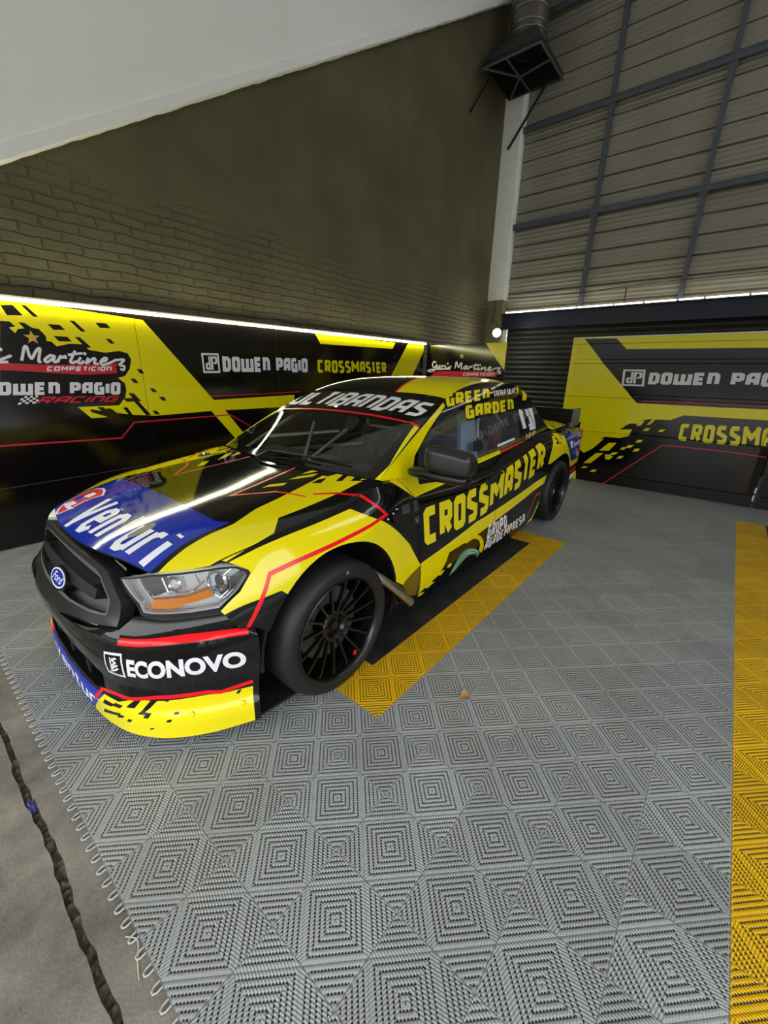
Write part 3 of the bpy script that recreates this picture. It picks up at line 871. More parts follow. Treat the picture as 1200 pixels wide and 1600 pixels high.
# ------------------------------------------------------------------ corner board and gate facing us
def BWL(a, b): return (6.0, a, b)
Yl = [[[(2.583, 1.949), (2.198, 1.949), (2.174, 1.482)]], [[(4.045, 1.961), (3.642, 1.957), (3.953, 1.403), (4.680, 1.389)]]]
_o2, _x2, _y2 = [Vector(q) for q in [(3.085, 1.557), (2.238, 1.538), (3.076, 1.447)]]
def SWB(x, y):
    q = _o2 + (_x2 - _o2) * ((x - 125) / 795) + (_y2 - _o2) * ((y - 450) / 118)
    return (q.x, q.y)
W2 = script_word(SWB, .022) + block_text('COMPETICION', [(2.911, 1.419), (2.353, 1.429), (2.354, 1.475), (2.908, 1.467)], .26, .9, .2, .1)
o = panel('corner_board', None, BWL, [(2.195, .006), (3.655, .006), (3.655, 1.905), (2.195, 1.918)], 'board_black',
          [('board_yellow', Yl), ('board_red', [[[(3.479, 1.481), (2.879, 1.493), (2.290, 1.493), (2.328, 1.413), (2.870, 1.402), (3.559, 1.392)]]]), ('gold', [star(*[(2.961, 1.727)][0], .05)]), ('board_white', W2)],
          depth=.022, flat=True, ref=(9, 3, 1), edge='board_line')
tag(recenter(o), 'black corner board with gold star and white signature above the truck roof', 'board')

GX = 6.0
RAILS = [(1.86, 1.95), (1.615, 1.672), (1.18, 1.235), (.715, .735), (.0, .15)]
def gate_face(yl, yr):
    def F(a, b):
        def ramp(q): return min(1, max(0, q / .008))
        h = 0.0
        for z0, z1 in RAILS: h = max(h, min(ramp(b - z0), ramp(z1 - b)))
        h = max(h, ramp(a - (yl - .075)), ramp((yr + .075) - a))
        return (GX + .016 * (1 - h), a, b)
    return F
gq = lambda pts: pts
GK = [[[(1.088, 1.931), (0.696, 1.925), (0.562, 1.793), (-0.858, 1.783), (-1.017, 1.136), (-0.557, 1.130), (0.318, 1.130), (0.433, 1.246), (0.779, 1.593)]],
      [[(-0.219, 1.012), (-1.046, 1.018), (-1.305, -0.035), (0.877, -0.057), (0.908, 0.131), (1.110, 0.098), (1.190, 0.606), (0.854, 0.408), (0.729, 0.528), (0.613, 0.669), (0.302, 0.894), (0.144, 0.935), (-0.091, 0.946)]]]
GK += [[[(-.90, 1.155), (-3.3, 1.155), (-3.3, 1.785), (-.90, 1.785)]], [[(-.90, 0), (-3.3, 0), (-3.3, .965), (-.90, .965)]]]
GY = []
for q in ([[(0.937, 0.902), (0.745, 0.917), (0.646, 0.852), (0.749, 0.780), (0.914, 0.765)]], [[(0.398, 0.895), (0.181, 0.913), (0.219, 0.844), (0.270, 0.840), (0.255, 0.869), (0.424, 0.859)]], [[(0.103, 0.934), (0.068, 0.937), (0.114, 0.868), (0.150, 0.865)]],
          [[(0.151, 0.818), (0.097, 0.823), (0.125, 0.788), (0.179, 0.782)]], [[(-0.010, 0.820), (-0.066, 0.825), (-0.042, 0.791), (0.013, 0.785)]],
          [[(0.640, 0.820), (0.576, 0.841), (0.395, 0.818), (0.452, 0.774), (0.649, 0.740)]], [[(0.606, 0.757), (0.303, 0.789), (0.329, 0.699), (0.430, 0.659), (0.727, 0.656)]],
          [[(0.214, 0.659), (0.152, 0.666), (0.177, 0.630), (0.239, 0.622)]], [[(0.551, 0.580), (0.454, 0.592), (0.531, 0.471), (0.651, 0.461)]],
          [[(0.306, 0.580), (0.239, 0.588), (0.277, 0.544), (0.346, 0.536)]], [[(0.375, 0.542), (0.322, 0.549), (0.347, 0.511), (0.401, 0.504)]], [[(0.223, 0.541), (0.161, 0.549), (0.184, 0.507), (0.247, 0.499)]],
          [[(0.472, 0.459), (0.406, 0.468), (0.454, 0.423), (0.521, 0.414)]], [[(0.386, 0.420), (0.332, 0.428), (0.368, 0.383), (0.422, 0.375)]], [[(0.568, 0.420), (0.499, 0.417), (0.461, 0.397), (0.509, 0.347), (0.556, 0.350)]],
          [[(0.686, 0.417), (0.593, 0.430), (0.691, 0.312), (0.732, 0.267), (0.827, 0.252), (0.766, 0.328)]], [[(0.819, 0.205), (0.759, 0.214), (0.791, 0.182), (0.852, 0.173)]], [[(0.696, 0.176), (0.633, 0.187), (0.651, 0.152), (0.722, 0.140)]],
          [[(0.871, 0.511), (0.618, 0.630), (0.743, 0.475), (0.852, 0.395)]], [[(0.910, 0.739), (0.690, 0.711), (0.817, 0.621), (0.888, 0.613)]]):
    GY.append(q)
GR = [stroke([(0.527, -0.006), (-0.070, 0.622), (-0.601, 0.630), (-1.163, 0.606)], .013), stroke([(0.270, 1.158), (-0.231, 1.169), (-1.025, 1.166)], .010)]
GW = logo_box([(0.536, 1.341), (0.275, 1.341), (0.297, 1.543), (0.549, 1.545)]) + block_text('DOWEN PAGIO', [(0.240, 1.369), (-1.160, 1.379), (-1.151, 1.526), (0.243, 1.509)], .26, .66, .09)
GC = block_text('CROSSMASTER', [(-0.222, 0.705), (-1.602, 0.708), (-1.551, 0.951), (-0.216, 0.912)], .23, .62, .12)
GLAY = [('board_black', GK), ('board_yellow', GY), ('board_red', GR), ('board_white', GW), ('board_yellow', GC)]
for k, (yl, yr, lab) in enumerate(((1.235, -1.092, 'yellow and black framed gate leaf with white monogram beside the dark shutter'),
                                   (-1.106, -3.2, 'black gate leaf at the right edge, next to the bolted gate joint'))):
    F = gate_face(yl, yr)
    cr = []
    for z0, z1 in RAILS:
        for zz in (z0, z0 + .008, z1 - .008, z1): cr.append([(yr + .002, zz), (yl - .002, zz)])
    for yy in (yl - .083, yl - .075, yr + .075, yr + .083): cr.append([(yy, .01), (yy, 1.935)])
    g = thing('gate_leaf', lab, 'gate', (GX, (yl + yr) / 2, 0), 'printed gate leaves')
    lay = list(GLAY)
    panel('leaf_panel', g, F, [(yr + .004, .008), (yl - .004, .008), (yl - .004, 1.94), (yr + .004, 1.94)], 'board_yellow', lay, depth=.035, step=.6, facet=True, creases=cr, ref=(9, 0, 1), edge='board_yellow')
    mb = MB(); mb.box((GX - .004, yr + .004, 1.938), (GX + .045, yl - .004, 1.952), 'board_white'); mb.build('top_rail', g)
    if k == 0:
        mb = MB()
        for zz in (.085, .18): mb.box((GX - .008, yr - .002, zz), (GX + .004, yr + .012, zz + .07), 'board_white')
        mb.build('hinge', g)

# ------------------------------------------------------------------ lamp, strip, cable, pipe on the back wall
fl = thing('flood_lamp', 'small bright floodlight hanging in the corner above the corner board', 'lamp', (7.7, 3.17, 2.2))
mb = MB(); mb.lathe([(0, 0), (.04, .004), (.062, .02), (.072, .05), (.066, .08), (.04, .10), (0, .105)], (7.66, 3.17, 2.235), (-.85, -.3, -.35), 'lamp_glow', 20); mb.build('bulb', fl)
mb = MB(); mb.lathe([(.02, -.06), (.06, -.04), (.084, 0), (.078, .012), (.074, .0), (.04, -.012)], (7.66, 3.17, 2.235), (-.85, -.3, -.35), 'dull_black', 20); mb.build('reflector', fl)
mb = MB(); mb.tube(bez([(7.69, 3.18, 2.26), (7.78, 3.28, 2.45), (7.72, 3.36, 2.42), (7.95, 3.42, 2.6), (8.2, 3.52, 2.86), (8.24, 3.6, 2.89)]), .007, 'dull_black', 6); mb.build('cable', fl)
st = thing('beam_strip_light', 'broken line of glowing strip light on the blue beam above the shutter', 'light', (XB - .2, 0, 2.66))
mb = MB(); y = -5.9; rnd = random.Random(2)
while y < 3.25:
    w = rnd.uniform(.25, .7); mb.box((XB - .225, y, 2.637), (XB - .19, min(3.3, y + w), 2.66), 'led_beam'); y += w + .03
mb.build('tube', st)
mb = MB(); mb.tube(bez([(XB - .13, 3.38, 2.93), (XB - .13, 1.9, 2.90), (XB - .13, .4, 2.95), (XB - .13, -6, 2.93)], 8), .006, 'dull_black', 6)
tag(mb.build('wall_cable'), 'thin black cable running along the corrugated wall above the beam', 'cable')
mb = MB(); mb.tube([(XB - .10, 1.19, 2.93), (XB - .10, 1.19, 2.68), (XB - .18, 1.12, 2.66)], .012, 'rust', 8)
tag(mb.build('conduit_pipe'), 'short rusty conduit pipe standing on the blue beam', 'pipe')

# black hopper and duct high in the corner
hd = thing('duct_hopper', 'black metal hopper under a banded duct above the white column', 'ventilation duct', (7.95, 3.4, 6.2))
mb = MB()
hx0, hx1, hy0, hy1 = 7.05, 8.06, 2.66, 3.59
R_ = lambda x0, x1, y0, y1, z: [(x0, y0, z), (x1, y0, z), (x1, y1, z), (x0, y1, z)]
rings = R_(hx0 + .03, hx1 - .03, hy0 + .03, hy1 - .02, 6.07) + R_(hx0, hx1, hy0, hy1, 6.05) + R_(hx0, hx1, hy0, hy1, 6.13) + R_(7.42, 8.06, 2.92, 3.50, 6.52)
mb.add(rings, [[4 * i + k, 4 * i + (k + 1) % 4, 4 * i + 4 + (k + 1) % 4, 4 * i + 4 + k] for i in range(3) for k in range(4)] + [[12, 13, 14, 15]], 'hood_black')
mb.build('hopper', hd)
mb = MB()
for a, b in (((hx0, 3.2, 6.06), (hx1, 3.2, 6.06)), ((hx0 + .02, 3.57, 6.06), (7.6, 3.2, 6.06)), ((7.6, 3.2, 6.06), (hx1, 3.57, 6.06)), ((7.6, 3.2, 6.06), (7.5, hy0, 6.06)), ((hx0, hy0, 6.05), (hx1, hy0, 6.05)), ((hx0, hy0, 6.05), (hx0, hy1, 6.05))):
    mb.tube([a, b], .017, 'frame_blue', 6)
mb.build('brace', hd)
mb = MB(); mb.lathe([(.29, 0), (.29, 2.2)], (7.78, 3.22, 6.50), (0, 0, 1), 'duct_galv', 36); mb.build('duct', hd)
for zz in (6.62, 6.71, 6.90, 6.99):
    mb = MB(); mb.lathe([(.292, -.010), (.302, -.006), (.302, .006), (.292, .010)], (7.78, 3.22, zz), (0, 0, 1), 'duct_band', 36); mb.build('band', hd)
mb = MB(); mb.tube([(8.02, 2.92, 6.05), (8.235, 3.60, 5.42)], .022, 'dull_black', 8); mb.build('stay', hd); mb = MB(); mb.tube([(7.30, 3.58, 6.05), (6.98, 3.712, 5.52)], .016, 'dull_black', 8); mb.build('stay', hd)

# ------------------------------------------------------------------ litter
mb = MB(); vs = []; c = (1.082, .015); nseg = 14
for i in range(nseg):
    a = 2 * math.pi * i / nseg; r = .024 * (1 + .25 * math.sin(3 * a) + .12 * math.cos(5 * a))
    vs.append((c[0] + r * 1.15 * math.cos(a), c[1] + r * math.sin(a), .007 + .006 * math.sin(2 * a)))
vs.append((c[0], c[1], .004)); mb.add(vs, [[i, (i + 1) % nseg, nseg] for i in range(nseg)], 'leaf', True)
mb.tube([(c[0] + .02, c[1], .006), (c[0] + .045, c[1] - .008, .004)], .0012, 'leaf', 5)
tag(recenter(mb.build('dry_leaf')), 'small dry brown leaf lying on the grey floor tiles', 'leaf')
bm = bmesh.new(); bmesh.ops.create_icosphere(bm, subdivisions=3, radius=.02)
rnd = random.Random(8)
for v in bm.verts: v.co = Vector((v.co.x * .55, v.co.y * 1.7, v.co.z * .4)) * rnd.uniform(.6, 1.3) + Vector((-.337, .909, -.018))
mb = MB(); mb.bm(bm, 'wrapper_blue'); tag(recenter(mb.build('crumpled_wrapper')), 'crumpled blue wrapper stuck in the concrete joint', 'wrapper')
mb = MB(); mb.tube(bez([(-.262, .285, -.013), (-.245, .25, -.008), (-.262, .205, -.012), (-.272, .17, -.013)]), .0016, 'straw', 5)
tag(recenter(mb.build('dry_stalk')), 'thin pale dry stalk lying on the concrete by the tile edge', 'stalk')

# ================================================================== THE TRUCK
def pch(x, T):
    """smooth monotone interpolation through the points of T"""
    n = len(T)
    if x <= T[0][0]: i = 0
    elif x >= T[-1][0]: i = n - 2
    else:
        i = 0
        while T[i + 1][0] < x: i += 1
    def sl(k): return (T[k + 1][1] - T[k][1]) / (T[k + 1][0] - T[k][0])
    def tan(k):
        if k == 0: return sl(0)
        if k == n - 1: return sl(n - 2)
        a, b = sl(k - 1), sl(k)
        return 0.0 if a * b <= 0 else 2 * a * b / (a + b)
    h = T[i + 1][0] - T[i][0]
    t = (x - T[i][0]) / h
    m0, m1 = tan(i) * h, tan(i + 1) * h
    if t < 0: return T[i][1] + t * m0
    if t > 1: return T[i + 1][1] + (t - 1) * m1
    return ((2 * t - 3) * t * t + 1) * T[i][1] + ((t - 2) * t + 1) * t * m0 + (3 - 2 * t) * t * t * T[i + 1][1] + (t - 1) * t * t * m1

YC = 1.42                                   # the truck's centre line
T_W = [(.05, .79), (.30, .835), (.45, .878), (.80, .905), (1.15, .89), (1.45, .862), (2.2, .855), (3.2, .855), (3.5, .868), (3.88, .892), (4.3, .872), (4.7, .835)]
T_ZS = [(.04, .60), (.13, .655), (.23, .708), (.37, .762), (.55, .80), (.75, .828), (.96, .856), (1.2, .892), (1.45, .875), (1.8, .845), (2.2, .828), (2.6, .848), (3.1, .886), (3.4, .918), (3.75, .94), (4.7, .95)]
T_ZC = [(.04, .735), (.10, .757), (.2, .782), (.37, .813), (.55, .838), (.8, .868), (1.0, .892), (1.2, .915), (1.45, .91), (3.3, .96), (3.6, .985), (4.7, .99)]

def half_w(x, z):
    W = pch(x, T_W)
    u = max(0.0, pch(x, T_ZS) - z)
    h = .26 if x < .45 else (.14 if x > 1.0 else .26 - .12 * (x - .45) / .55)
    if u < h: W -= .11 * (1 - u / h) ** 1.9
    if 1.3 < x < 3.5 and z < .45: W -= .03 * ((.45 - z) / .3) ** 2
    return W

def body(x, v):
    """v runs from the centre line (0) over the shoulder (.75) down the flank; + is the driver's side"""
    a = abs(v); sg = -1.0 if v >= 0 else 1.0
    zs = pch(x, T_ZS)
    if a <= .75:
        wt = pch(x, T_W) - .11
        r = a / .75
        zc = pch(x, T_ZC)
        z = zs + (zc - zs) * (1 - r ** 5) + (.002 * math.exp(-((a - .46) / .06) ** 2) if x < 1.3 else 0)
        return (x, YC + sg * r * wt, z)
    z = zs - (a - .75)
    return (x, YC + sg * half_w(x, z), z)

def cab_w(z): return .75 - .27 * (z - .88) - .06 * max(0, z - 1.2) ** 1.5
def cab(x, z): return (x, YC - cab_w(z), z)

def wshield(s, t):
    xb, zb = 1.10 + .12 * s * s, .918 - .02 * s * s
    xt, zt = 2.065 - .07 * s * s, 1.30 - .022 * s * s
    b = .022 * math.sin(math.pi * min(1, max(0, t)))
    z = zb + (zt - zb) * t + b * .92
    wb = cab_w(zb + (zt - zb) * t)
    return (xb + (xt - xb) * t - b * .39, YC + s * wb, z)

T_RC = [(0, 1.30), (.10, 1.352), (.25, 1.393), (.48, 1.413), (.72, 1.411), (.88, 1.385), (1, 1.33)]
T_RR = [(0, 1.278), (.16, 1.338), (.31, 1.366), (.46, 1.378), (.80, 1.364), (1, 1.29)]
def roof(s, t):
    x = (2.065 - .07 * s * s) * (1 - t) + (3.36 - .03 * s * s) * t
    c, r = pch(t, T_RC), pch(t, T_RR)
    k = abs(s) ** 4
    return (x, YC + s * cab_w(r), c + (r - c) * k)

S_K = [0, .2, .4, .55, .7, .85, 1.0]
F_A = [(.044, 0), (.047, .17), (.059, .34), (.085, .50), (.14, .615), (.275, .725), (.43, .81)]
F_B = [(-.085, 0), (-.082, .17), (-.07, .34), (-.04, .49), (.03, .63), (.17, .755), (.37, .885)]
F_C = [(-.072, 0), (-.07, .17), (-.06, .34), (-.028, .50), (.045, .64), (.18, .765), (.355, .862)]
# height -> (weight of hood curve, weight of bulge curve, weight of lip curve, inset)
F_Z = [(.06, 0, 0, 1, 0), (.14, 0, 0, 1, .0), (.19, 0, .1, .9, .022), (.27, 0, .5, .5, .026), (.36, 0, .85, .15, .008), (.43, 0, 1, 0, 0), (.485, 0, 1, 0, .004), (.505, .08, .92, 0, .026), (.525, .22, .78, 0, .032), (.58, .55, .45, 0, .02), (.66, .8, .2, 0, .006), (.74, 1, 0, 0, 0), (.80, 1.05, -.05, 0, 0)]
def fascia(s, z):
    a = abs(s); sg = -1.0 if s >= 0 else 1.0   # s > 0 : driver's side
    def crv(F): return pch(a, [(k, f[0]) for k, f in zip(S_K, F)]), pch(a, [(k, f[1]) for k, f in zip(S_K, F)])
    wa, wb, wc, ins = (pch(z, [(q[0], q[i]) for q in F_Z]) for i in (1, 2, 3, 4))
    A, B, D = crv(F_A), crv(F_B), crv(F_C)
    x = wa * A[0] + wb * B[0] + wc * D[0] + ins * (1 - .5 * a)
    w = wa * A[1] + wb * B[1] + wc * D[1] - ins * a
    return (x, YC + sg * w, z)

truck = thing('race_truck', 'black and yellow racing pickup truck parked on the tiles, blue and white hood lettering', 'truck', (2.3, YC, 0))
def mir(shapes): return [[[(a, -b) for a, b in lp] for lp in sh] for sh in shapes]
def mirs(shapes): return [[[(-a, b) for a, b in lp] for lp in sh] for sh in shapes]

# ---- livery on hood, fenders, doors and bed: (x, v) of body()
Y_HOOD = [[[(0.143, 0.651), (0.204, 0.626), (0.272, 0.602), (0.380, 0.575), (0.479, 0.566), (0.613, 0.516), (0.852, 0.482), (1.071, 0.452), (1.076, 0.485), (1.122, 0.497), (1.162, 0.529), (1.056, 0.560), (1.145, 0.669), (0.627, 0.651), (0.547, 0.731), (0.321, 0.761), (0.237, 0.723)]]]
HOOD_CUT = [[[(0.963, 0.479), (1.023, 0.473), (1.062, 0.494), (0.994, 0.517)]]]
DASH = [[[(1.027, 0.333), (1.087, 0.333), (1.155, 0.356), (1.100, 0.380)]], [[(0.935, 0.340), (0.995, 0.342), (1.085, 0.406), (1.036, 0.415)]], [[(1.173, 0.320), (1.242, 0.289), (1.286, 0.326), (1.221, 0.350)]],
        [[(1.174, 0.434), (1.292, 0.372), (1.321, 0.384), (1.248, 0.429), (1.272, 0.445), (1.174, 0.476)]], [[(0.787, 0.319), (0.837, 0.314), (0.901, 0.370), (0.863, 0.384)]],
        [[(1.059, 0.593), (1.109, 0.576), (1.248, 0.534), (1.293, 0.553), (1.115, 0.619)]], [[(1.143, 0.652), (1.178, 0.641), (1.373, 0.557), (1.398, 0.605), (1.320, 0.643), (1.297, 0.631), (1.191, 0.678)]]]
Y_FEND = [[[(0.289, 0.756), (0.319, 0.764), (0.450, 0.759), (0.924, 0.771), (1.082, 0.885), (1.338, 1.098), (1.476, 1.269), (1.286, 1.332), (1.065, 1.187), (0.805, 1.040), (0.561, 1.017), (0.486, 0.928), (0.268, 0.902), (0.252, 0.888)]]]
BROWN = [[[(1.286, 1.332), (1.476, 1.273), (1.495, 1.480), (1.420, 1.488)]]]
RED_H = [stroke([(1.229, 0.197), (0.635, 0.281), (0.788, 0.419), (0.839, 0.578)], .012), stroke([(0.879, 0.582), (0.966, 0.661), (0.983, 0.692), (1.108, 0.862), (0.461, 0.853), (0.430, 0.893), (0.344, 0.999)], .017)]
BLUE_H = [[[(.0, -.66), (.0, .66), (.128, .630), (.204, .600), (.273, .574), (.383, .549), (.474, .547), (.44, .49), (.456, 0), (.44, -.49), (.474, -.547), (.383, -.549), (.273, -.574), (.204, -.600), (.128, -.630)]]]
VENT = block_text('Venturi', [(0.055, -0.183), (0.115, 0.605), (0.318, 0.503), (0.300, -0.278)], .155, .44, .075, .12)
LOGO_R = [[[(0.074, -0.364), (0.101, -0.429), (0.145, -0.499), (0.198, -0.535), (0.257, -0.560), (0.303, -0.529), (0.319, -0.464), (0.310, -0.407), (0.278, -0.343), (0.243, -0.362), (0.194, -0.361), (0.130, -0.336), (0.090, -0.343)]]]
LOGO_W = [stroke(LOGO_R[0][0], .011, True), [[(0.131, -0.480), (0.174, -0.453), (0.169, -0.379), (0.144, -0.390), (0.138, -0.313), (0.122, -0.360)]], [[(0.220, -0.459), (0.272, -0.459), (0.270, -0.409), (0.229, -0.398)]]]
LOGO_B = [[[(0.184, -0.495), (0.231, -0.501), (0.215, -0.419), (0.180, -0.399)]]]
CAPS = [[[(0.169, 0.313), (0.185, 0.301), (0.265, 0.280), (0.284, 0.284), (0.283, 0.312), (0.264, 0.335), (0.192, 0.344), (0.172, 0.338)]]]
Y_PIL = [[[(1.196, 0.697), (1.310, 0.688), (1.591, 0.714), (1.502, 0.789), (1.915, 0.793), (1.715, 0.811), (1.394, 0.842)]]]
CROSS = block_text('CROSSMASTER', [(1.508, 1.156), (3.417, 1.034), (3.410, 0.798), (1.465, 0.915)], .25, .66, .09)
Y_STR = [[[(1.474, 1.259), (2.173, 1.137), (3.517, 1.131), (3.490, 1.202), (2.567, 1.230), (1.820, 1.275), (1.800, 1.340), (1.740, 1.419), (1.647, 1.447), (1.514, 1.492)]], [[(1.828, 1.395), (1.858, 1.373), (1.902, 1.382), (1.881, 1.409)]], [[(1.724, 1.419), (1.783, 1.398), (1.810, 1.407), (1.768, 1.435)]], [[(1.568, 1.460), (1.645, 1.442), (1.706, 1.464), (1.620, 1.484)]], [[(1.487, 1.510), (1.539, 1.490), (1.601, 1.505), (1.539, 1.522)]]]
GRUPO = block_text('GRUPO', [(2.409, 1.366), (2.794, 1.387), (2.704, 1.246), (2.391, 1.229)], .22, .6, .14) + block_text('AGROEMPRESA', [(2.419, 1.473), (3.240, 1.505), (3.159, 1.389), (2.413, 1.373)], .22, .6, .14)
SW_Y = [[[(2.028, 1.259), (2.064, 1.237), (2.122, 1.231), (2.198, 1.244), (2.276, 1.281), (2.347, 1.343), (2.394, 1.418), (2.388, 1.472), (2.316, 1.420), (2.310, 1.364), (2.266, 1.314), (2.201, 1.278), (2.143, 1.265), (2.050, 1.275)]]]
SW_G = [[[(1.899, 1.492), (1.941, 1.414), (1.993, 1.346), (2.061, 1.324), (2.145, 1.337), (2.233, 1.368), (2.327, 1.433), (2.359, 1.467), (2.328, 1.486), (2.269, 1.436), (2.179, 1.405), (2.109, 1.408), (2.052, 1.433), (2.001, 1.465)]]]
SW_W = [stroke([(1.931, 1.459), (2.020, 1.369), (2.117, 1.351), (2.244, 1.390), (2.330, 1.444)], .006), stroke([(1.927, 1.483), (2.037, 1.403), (2.128, 1.375), (2.258, 1.416)], .006)]
Y_TAIL = [[[(3.287, 1.555), (3.390, 1.516), (3.428, 1.405), (3.468, 1.339), (3.466, 1.405), (3.443, 1.553), (3.324, 1.557)]]]
RED_T = [stroke([(3.258, 1.468), (3.291, 1.361), (3.343, 1.274), (3.475, 1.282)], .016)]
Y_ARCH = [[[(3.520, 1.023), (3.562, 0.879), (3.630, 0.811), (3.677, 0.769), (3.895, 0.789), (3.921, 0.809), (3.915, 0.868), (4.098, 0.989), (4.254, 1.129), (4.244, 1.229), (4.131, 1.156), (4.009, 1.088), (3.781, 0.994), (3.653, 1.018), (3.573, 1.033)]], [[(4.232, 1.118), (4.808, 1.140), (4.872, 1.198), (4.261, 1.179)]]]
K_ARCH = []
BLUE_B = [[[(4.027, 0.796), (3.933, 0.857), (4.103, 0.976), (4.277, 1.099), (4.808, 1.140), (4.774, 1.020), (4.683, 0.876), (4.640, 0.844)]]]
VENT_B = block_text('Venturi', [(4.285, 0.978), (4.736, 0.959), (4.683, 0.905), (4.233, 0.920)], .155, .44, .075, .12) + [[[(4.060, 0.885), (4.164, 0.885), (4.239, 0.968), (4.147, 0.972)]]]
RED_B = [stroke([(4.277, 1.242), (4.910, 1.248)], .03)]
WHITE_B = [[[(4.303, 1.279), (4.830, 1.292), (4.853, 1.340), (4.324, 1.341)]]]
HL_X = [(0.320, 0.763), (0.367, 0.781), (0.396, 0.808), (0.400, 0.821), (0.346, 0.863), (0.269, 0.884)]
rnd = random.Random(21)
for k in range(26):
    x = rnd.uniform(3.62, 3.95); v = rnd.uniform(.70, .86); w = rnd.uniform(.015, .04)
    K_ARCH.append([[(x, v), (x + w, v - .008), (x + w * 1.3, v + .012), (x + w * .3, v + .018)]])
K_TON = []
for k in range(46):
    x = rnd.uniform(3.72, 4.5); v = rnd.uniform(.2, .72); w = rnd.uniform(.03, .07)
    K_TON.append([[(x, v), (x + w, v), (x + w, v + .02), (x, v + .02)]])

L_HOOD = [('blue_vinyl', BLUE_H), ('yellow_vinyl', Y_HOOD + mir(Y_HOOD)), ('black_vinyl', HOOD_CUT + mir(HOOD_CUT)), ('yellow_vinyl', DASH + mir(DASH)), ('red_vinyl', RED_H + mir(RED_H)), ('white_vinyl', VENT), ('red_vinyl', LOGO_R), ('white_vinyl', LOGO_W), ('blue_vinyl', LOGO_B), ('headlight_dark', CAPS)]
L_SIDE = [('yellow_vinyl', Y_HOOD + Y_FEND + Y_PIL + Y_STR + Y_TAIL + Y_ARCH + DASH), ('brown_vinyl', BROWN), ('black_vinyl', K_ARCH), ('blue_vinyl', BLUE_B), ('red_vinyl', RED_H + RED_T + RED_B), ('yellow_vinyl', CROSS + SW_Y), ('green_vinyl', SW_G), ('white_vinyl', GRUPO + SW_W + VENT_B + WHITE_B)]
L_RIGHT = [('yellow_vinyl', mir(Y_HOOD + Y_FEND + Y_PIL + Y_STR + Y_TAIL + Y_ARCH + DASH)), ('brown_vinyl', mir(BROWN)), ('blue_vinyl', mir(BLUE_B)), ('red_vinyl', mir(RED_H + RED_T + RED_B))]

# hood
fr = [(.046 + .09 * (abs(v) / .63) ** 2.2, v) for v in np.linspace(-.64, .64, 41)]
bk = [(1.075 + .125 * (v / .742) ** 2, v) for v in np.linspace(.742, -.742, 31)]
panel('hood', truck, body, fr + [(.20, .69), (.29, .742)] + bk + [(.29, -.742), (.20, -.69)], 'black_vinyl', L_HOOD, step=.03, edge='dull_black')

ARCH = [(.80 + .415 * math.cos(math.radians(a)), .295 + .415 * math.sin(math.radians(a))) for a in range(157, -13, -6)]
def xz(pts): return [(x, pch(x, T_ZS) + .75 - z) for x, z in pts]
ARCHR = [(3.885 + .41 * math.cos(math.radians(a)), .30 + .41 * math.sin(math.radians(a))) for a in range(188, -13, -6)]
fx0 = [(.318, .752), (.345, .765), (.372, .80), (.372, .84), (.348, .90), (.318, .945), (.325, 1.0), (.372, 1.06)]
fend = [(.33, .748)] + HL_X[1:] + [(.30, .955)] + [(.315, .985), (.375, 1.02)] + xz(ARCH) + [(1.36, 1.43), (1.525, 1.51), (1.465, 1.233), (1.39, .84), (1.345, .748)]
doorf = [(1.352, .748), (1.397, .84), (1.472, 1.233), (1.533, 1.515), (1.91, 1.53), (2.475, 1.555), (2.475, .748)]
doorr = [(2.481, .748), (2.481, 1.555), (2.887, 1.575), (3.40, 1.565), (3.455, 1.40), (3.47, 1.16), (3.47, .748)]
beds = [(3.476, .748), (3.476, 1.13)] + xz(ARCHR[1:]) + [(4.33, 1.40), (4.52, 1.34), (4.655, 1.18), (4.655, .748)]
for nm, pts, e in (('front_fender', fend, 'dull_black'), ('front_door', doorf, 'dull_black'), ('rear_door', doorr, 'dull_black'), ('bed_side', beds, 'dull_black')):
    panel(nm, truck, body, pts, 'black_vinyl', L_SIDE, step=.03, edge=e, depth=.02)
    panel(nm, truck, body, [(a, -b) for a, b in pts], 'black_vinyl', L_RIGHT, step=.04, edge=e, depth=.02)
panel('tonneau', truck, body, [(3.79, -.742), (4.65, -.742), (4.65, .742), (3.79, .742)], 'black_vinyl', [('yellow_vinyl', [[[(3.6, .15), (4.3, .35), (4.3, .76), (3.6, .76)]]]), ('black_vinyl', K_TON)], step=.05)

# cab side, pillars, roof, windscreen
pil = [(wshield(1, t)[0], wshield(1, t)[2]) for t in np.linspace(0, 1, 9)]
rail = [(roof(1, t)[0], roof(1, t)[2]) for t in np.linspace(.05, 1, 14)]
belt = [(x, pch(x, T_ZS) - .002) for x in np.linspace(3.80, 1.24, 24)]
CABO = pil + rail + [(3.42, 1.235), (3.56, 1.12), (3.72, 1.0), (3.80, .945)] + belt
WIN = [(1.60, .852), (1.552, .90), (1.60, 1.0), (1.76, 1.105), (1.93, 1.20), (2.04, 1.258), (2.2, 1.308), (2.45, 1.338), (2.75, 1.350), (3.04, 1.336), (3.17, 1.30), (3.27, 1.22), (3.40, 1.08), (3.50, .965), (3.35, .932), (3.1, .906), (2.65, .868), (2.3, .850), (1.9, .850)]
Y_CAB = [[[(1.103, 0.888), (1.183, 0.912), (1.606, 1.145), (1.657, 1.119), (1.945, 1.291), (1.967, 1.310), (2.214, 1.359), (2.612, 1.393), (3.116, 1.374), (3.139, 1.333), (2.934, 1.340), (2.592, 1.343), (2.196, 1.310), (2.040, 1.273), (1.917, 1.207), (1.724, 1.095), (1.557, 0.978), (1.515, 0.902), (1.553, 0.816), (1.442, 0.761)]]]
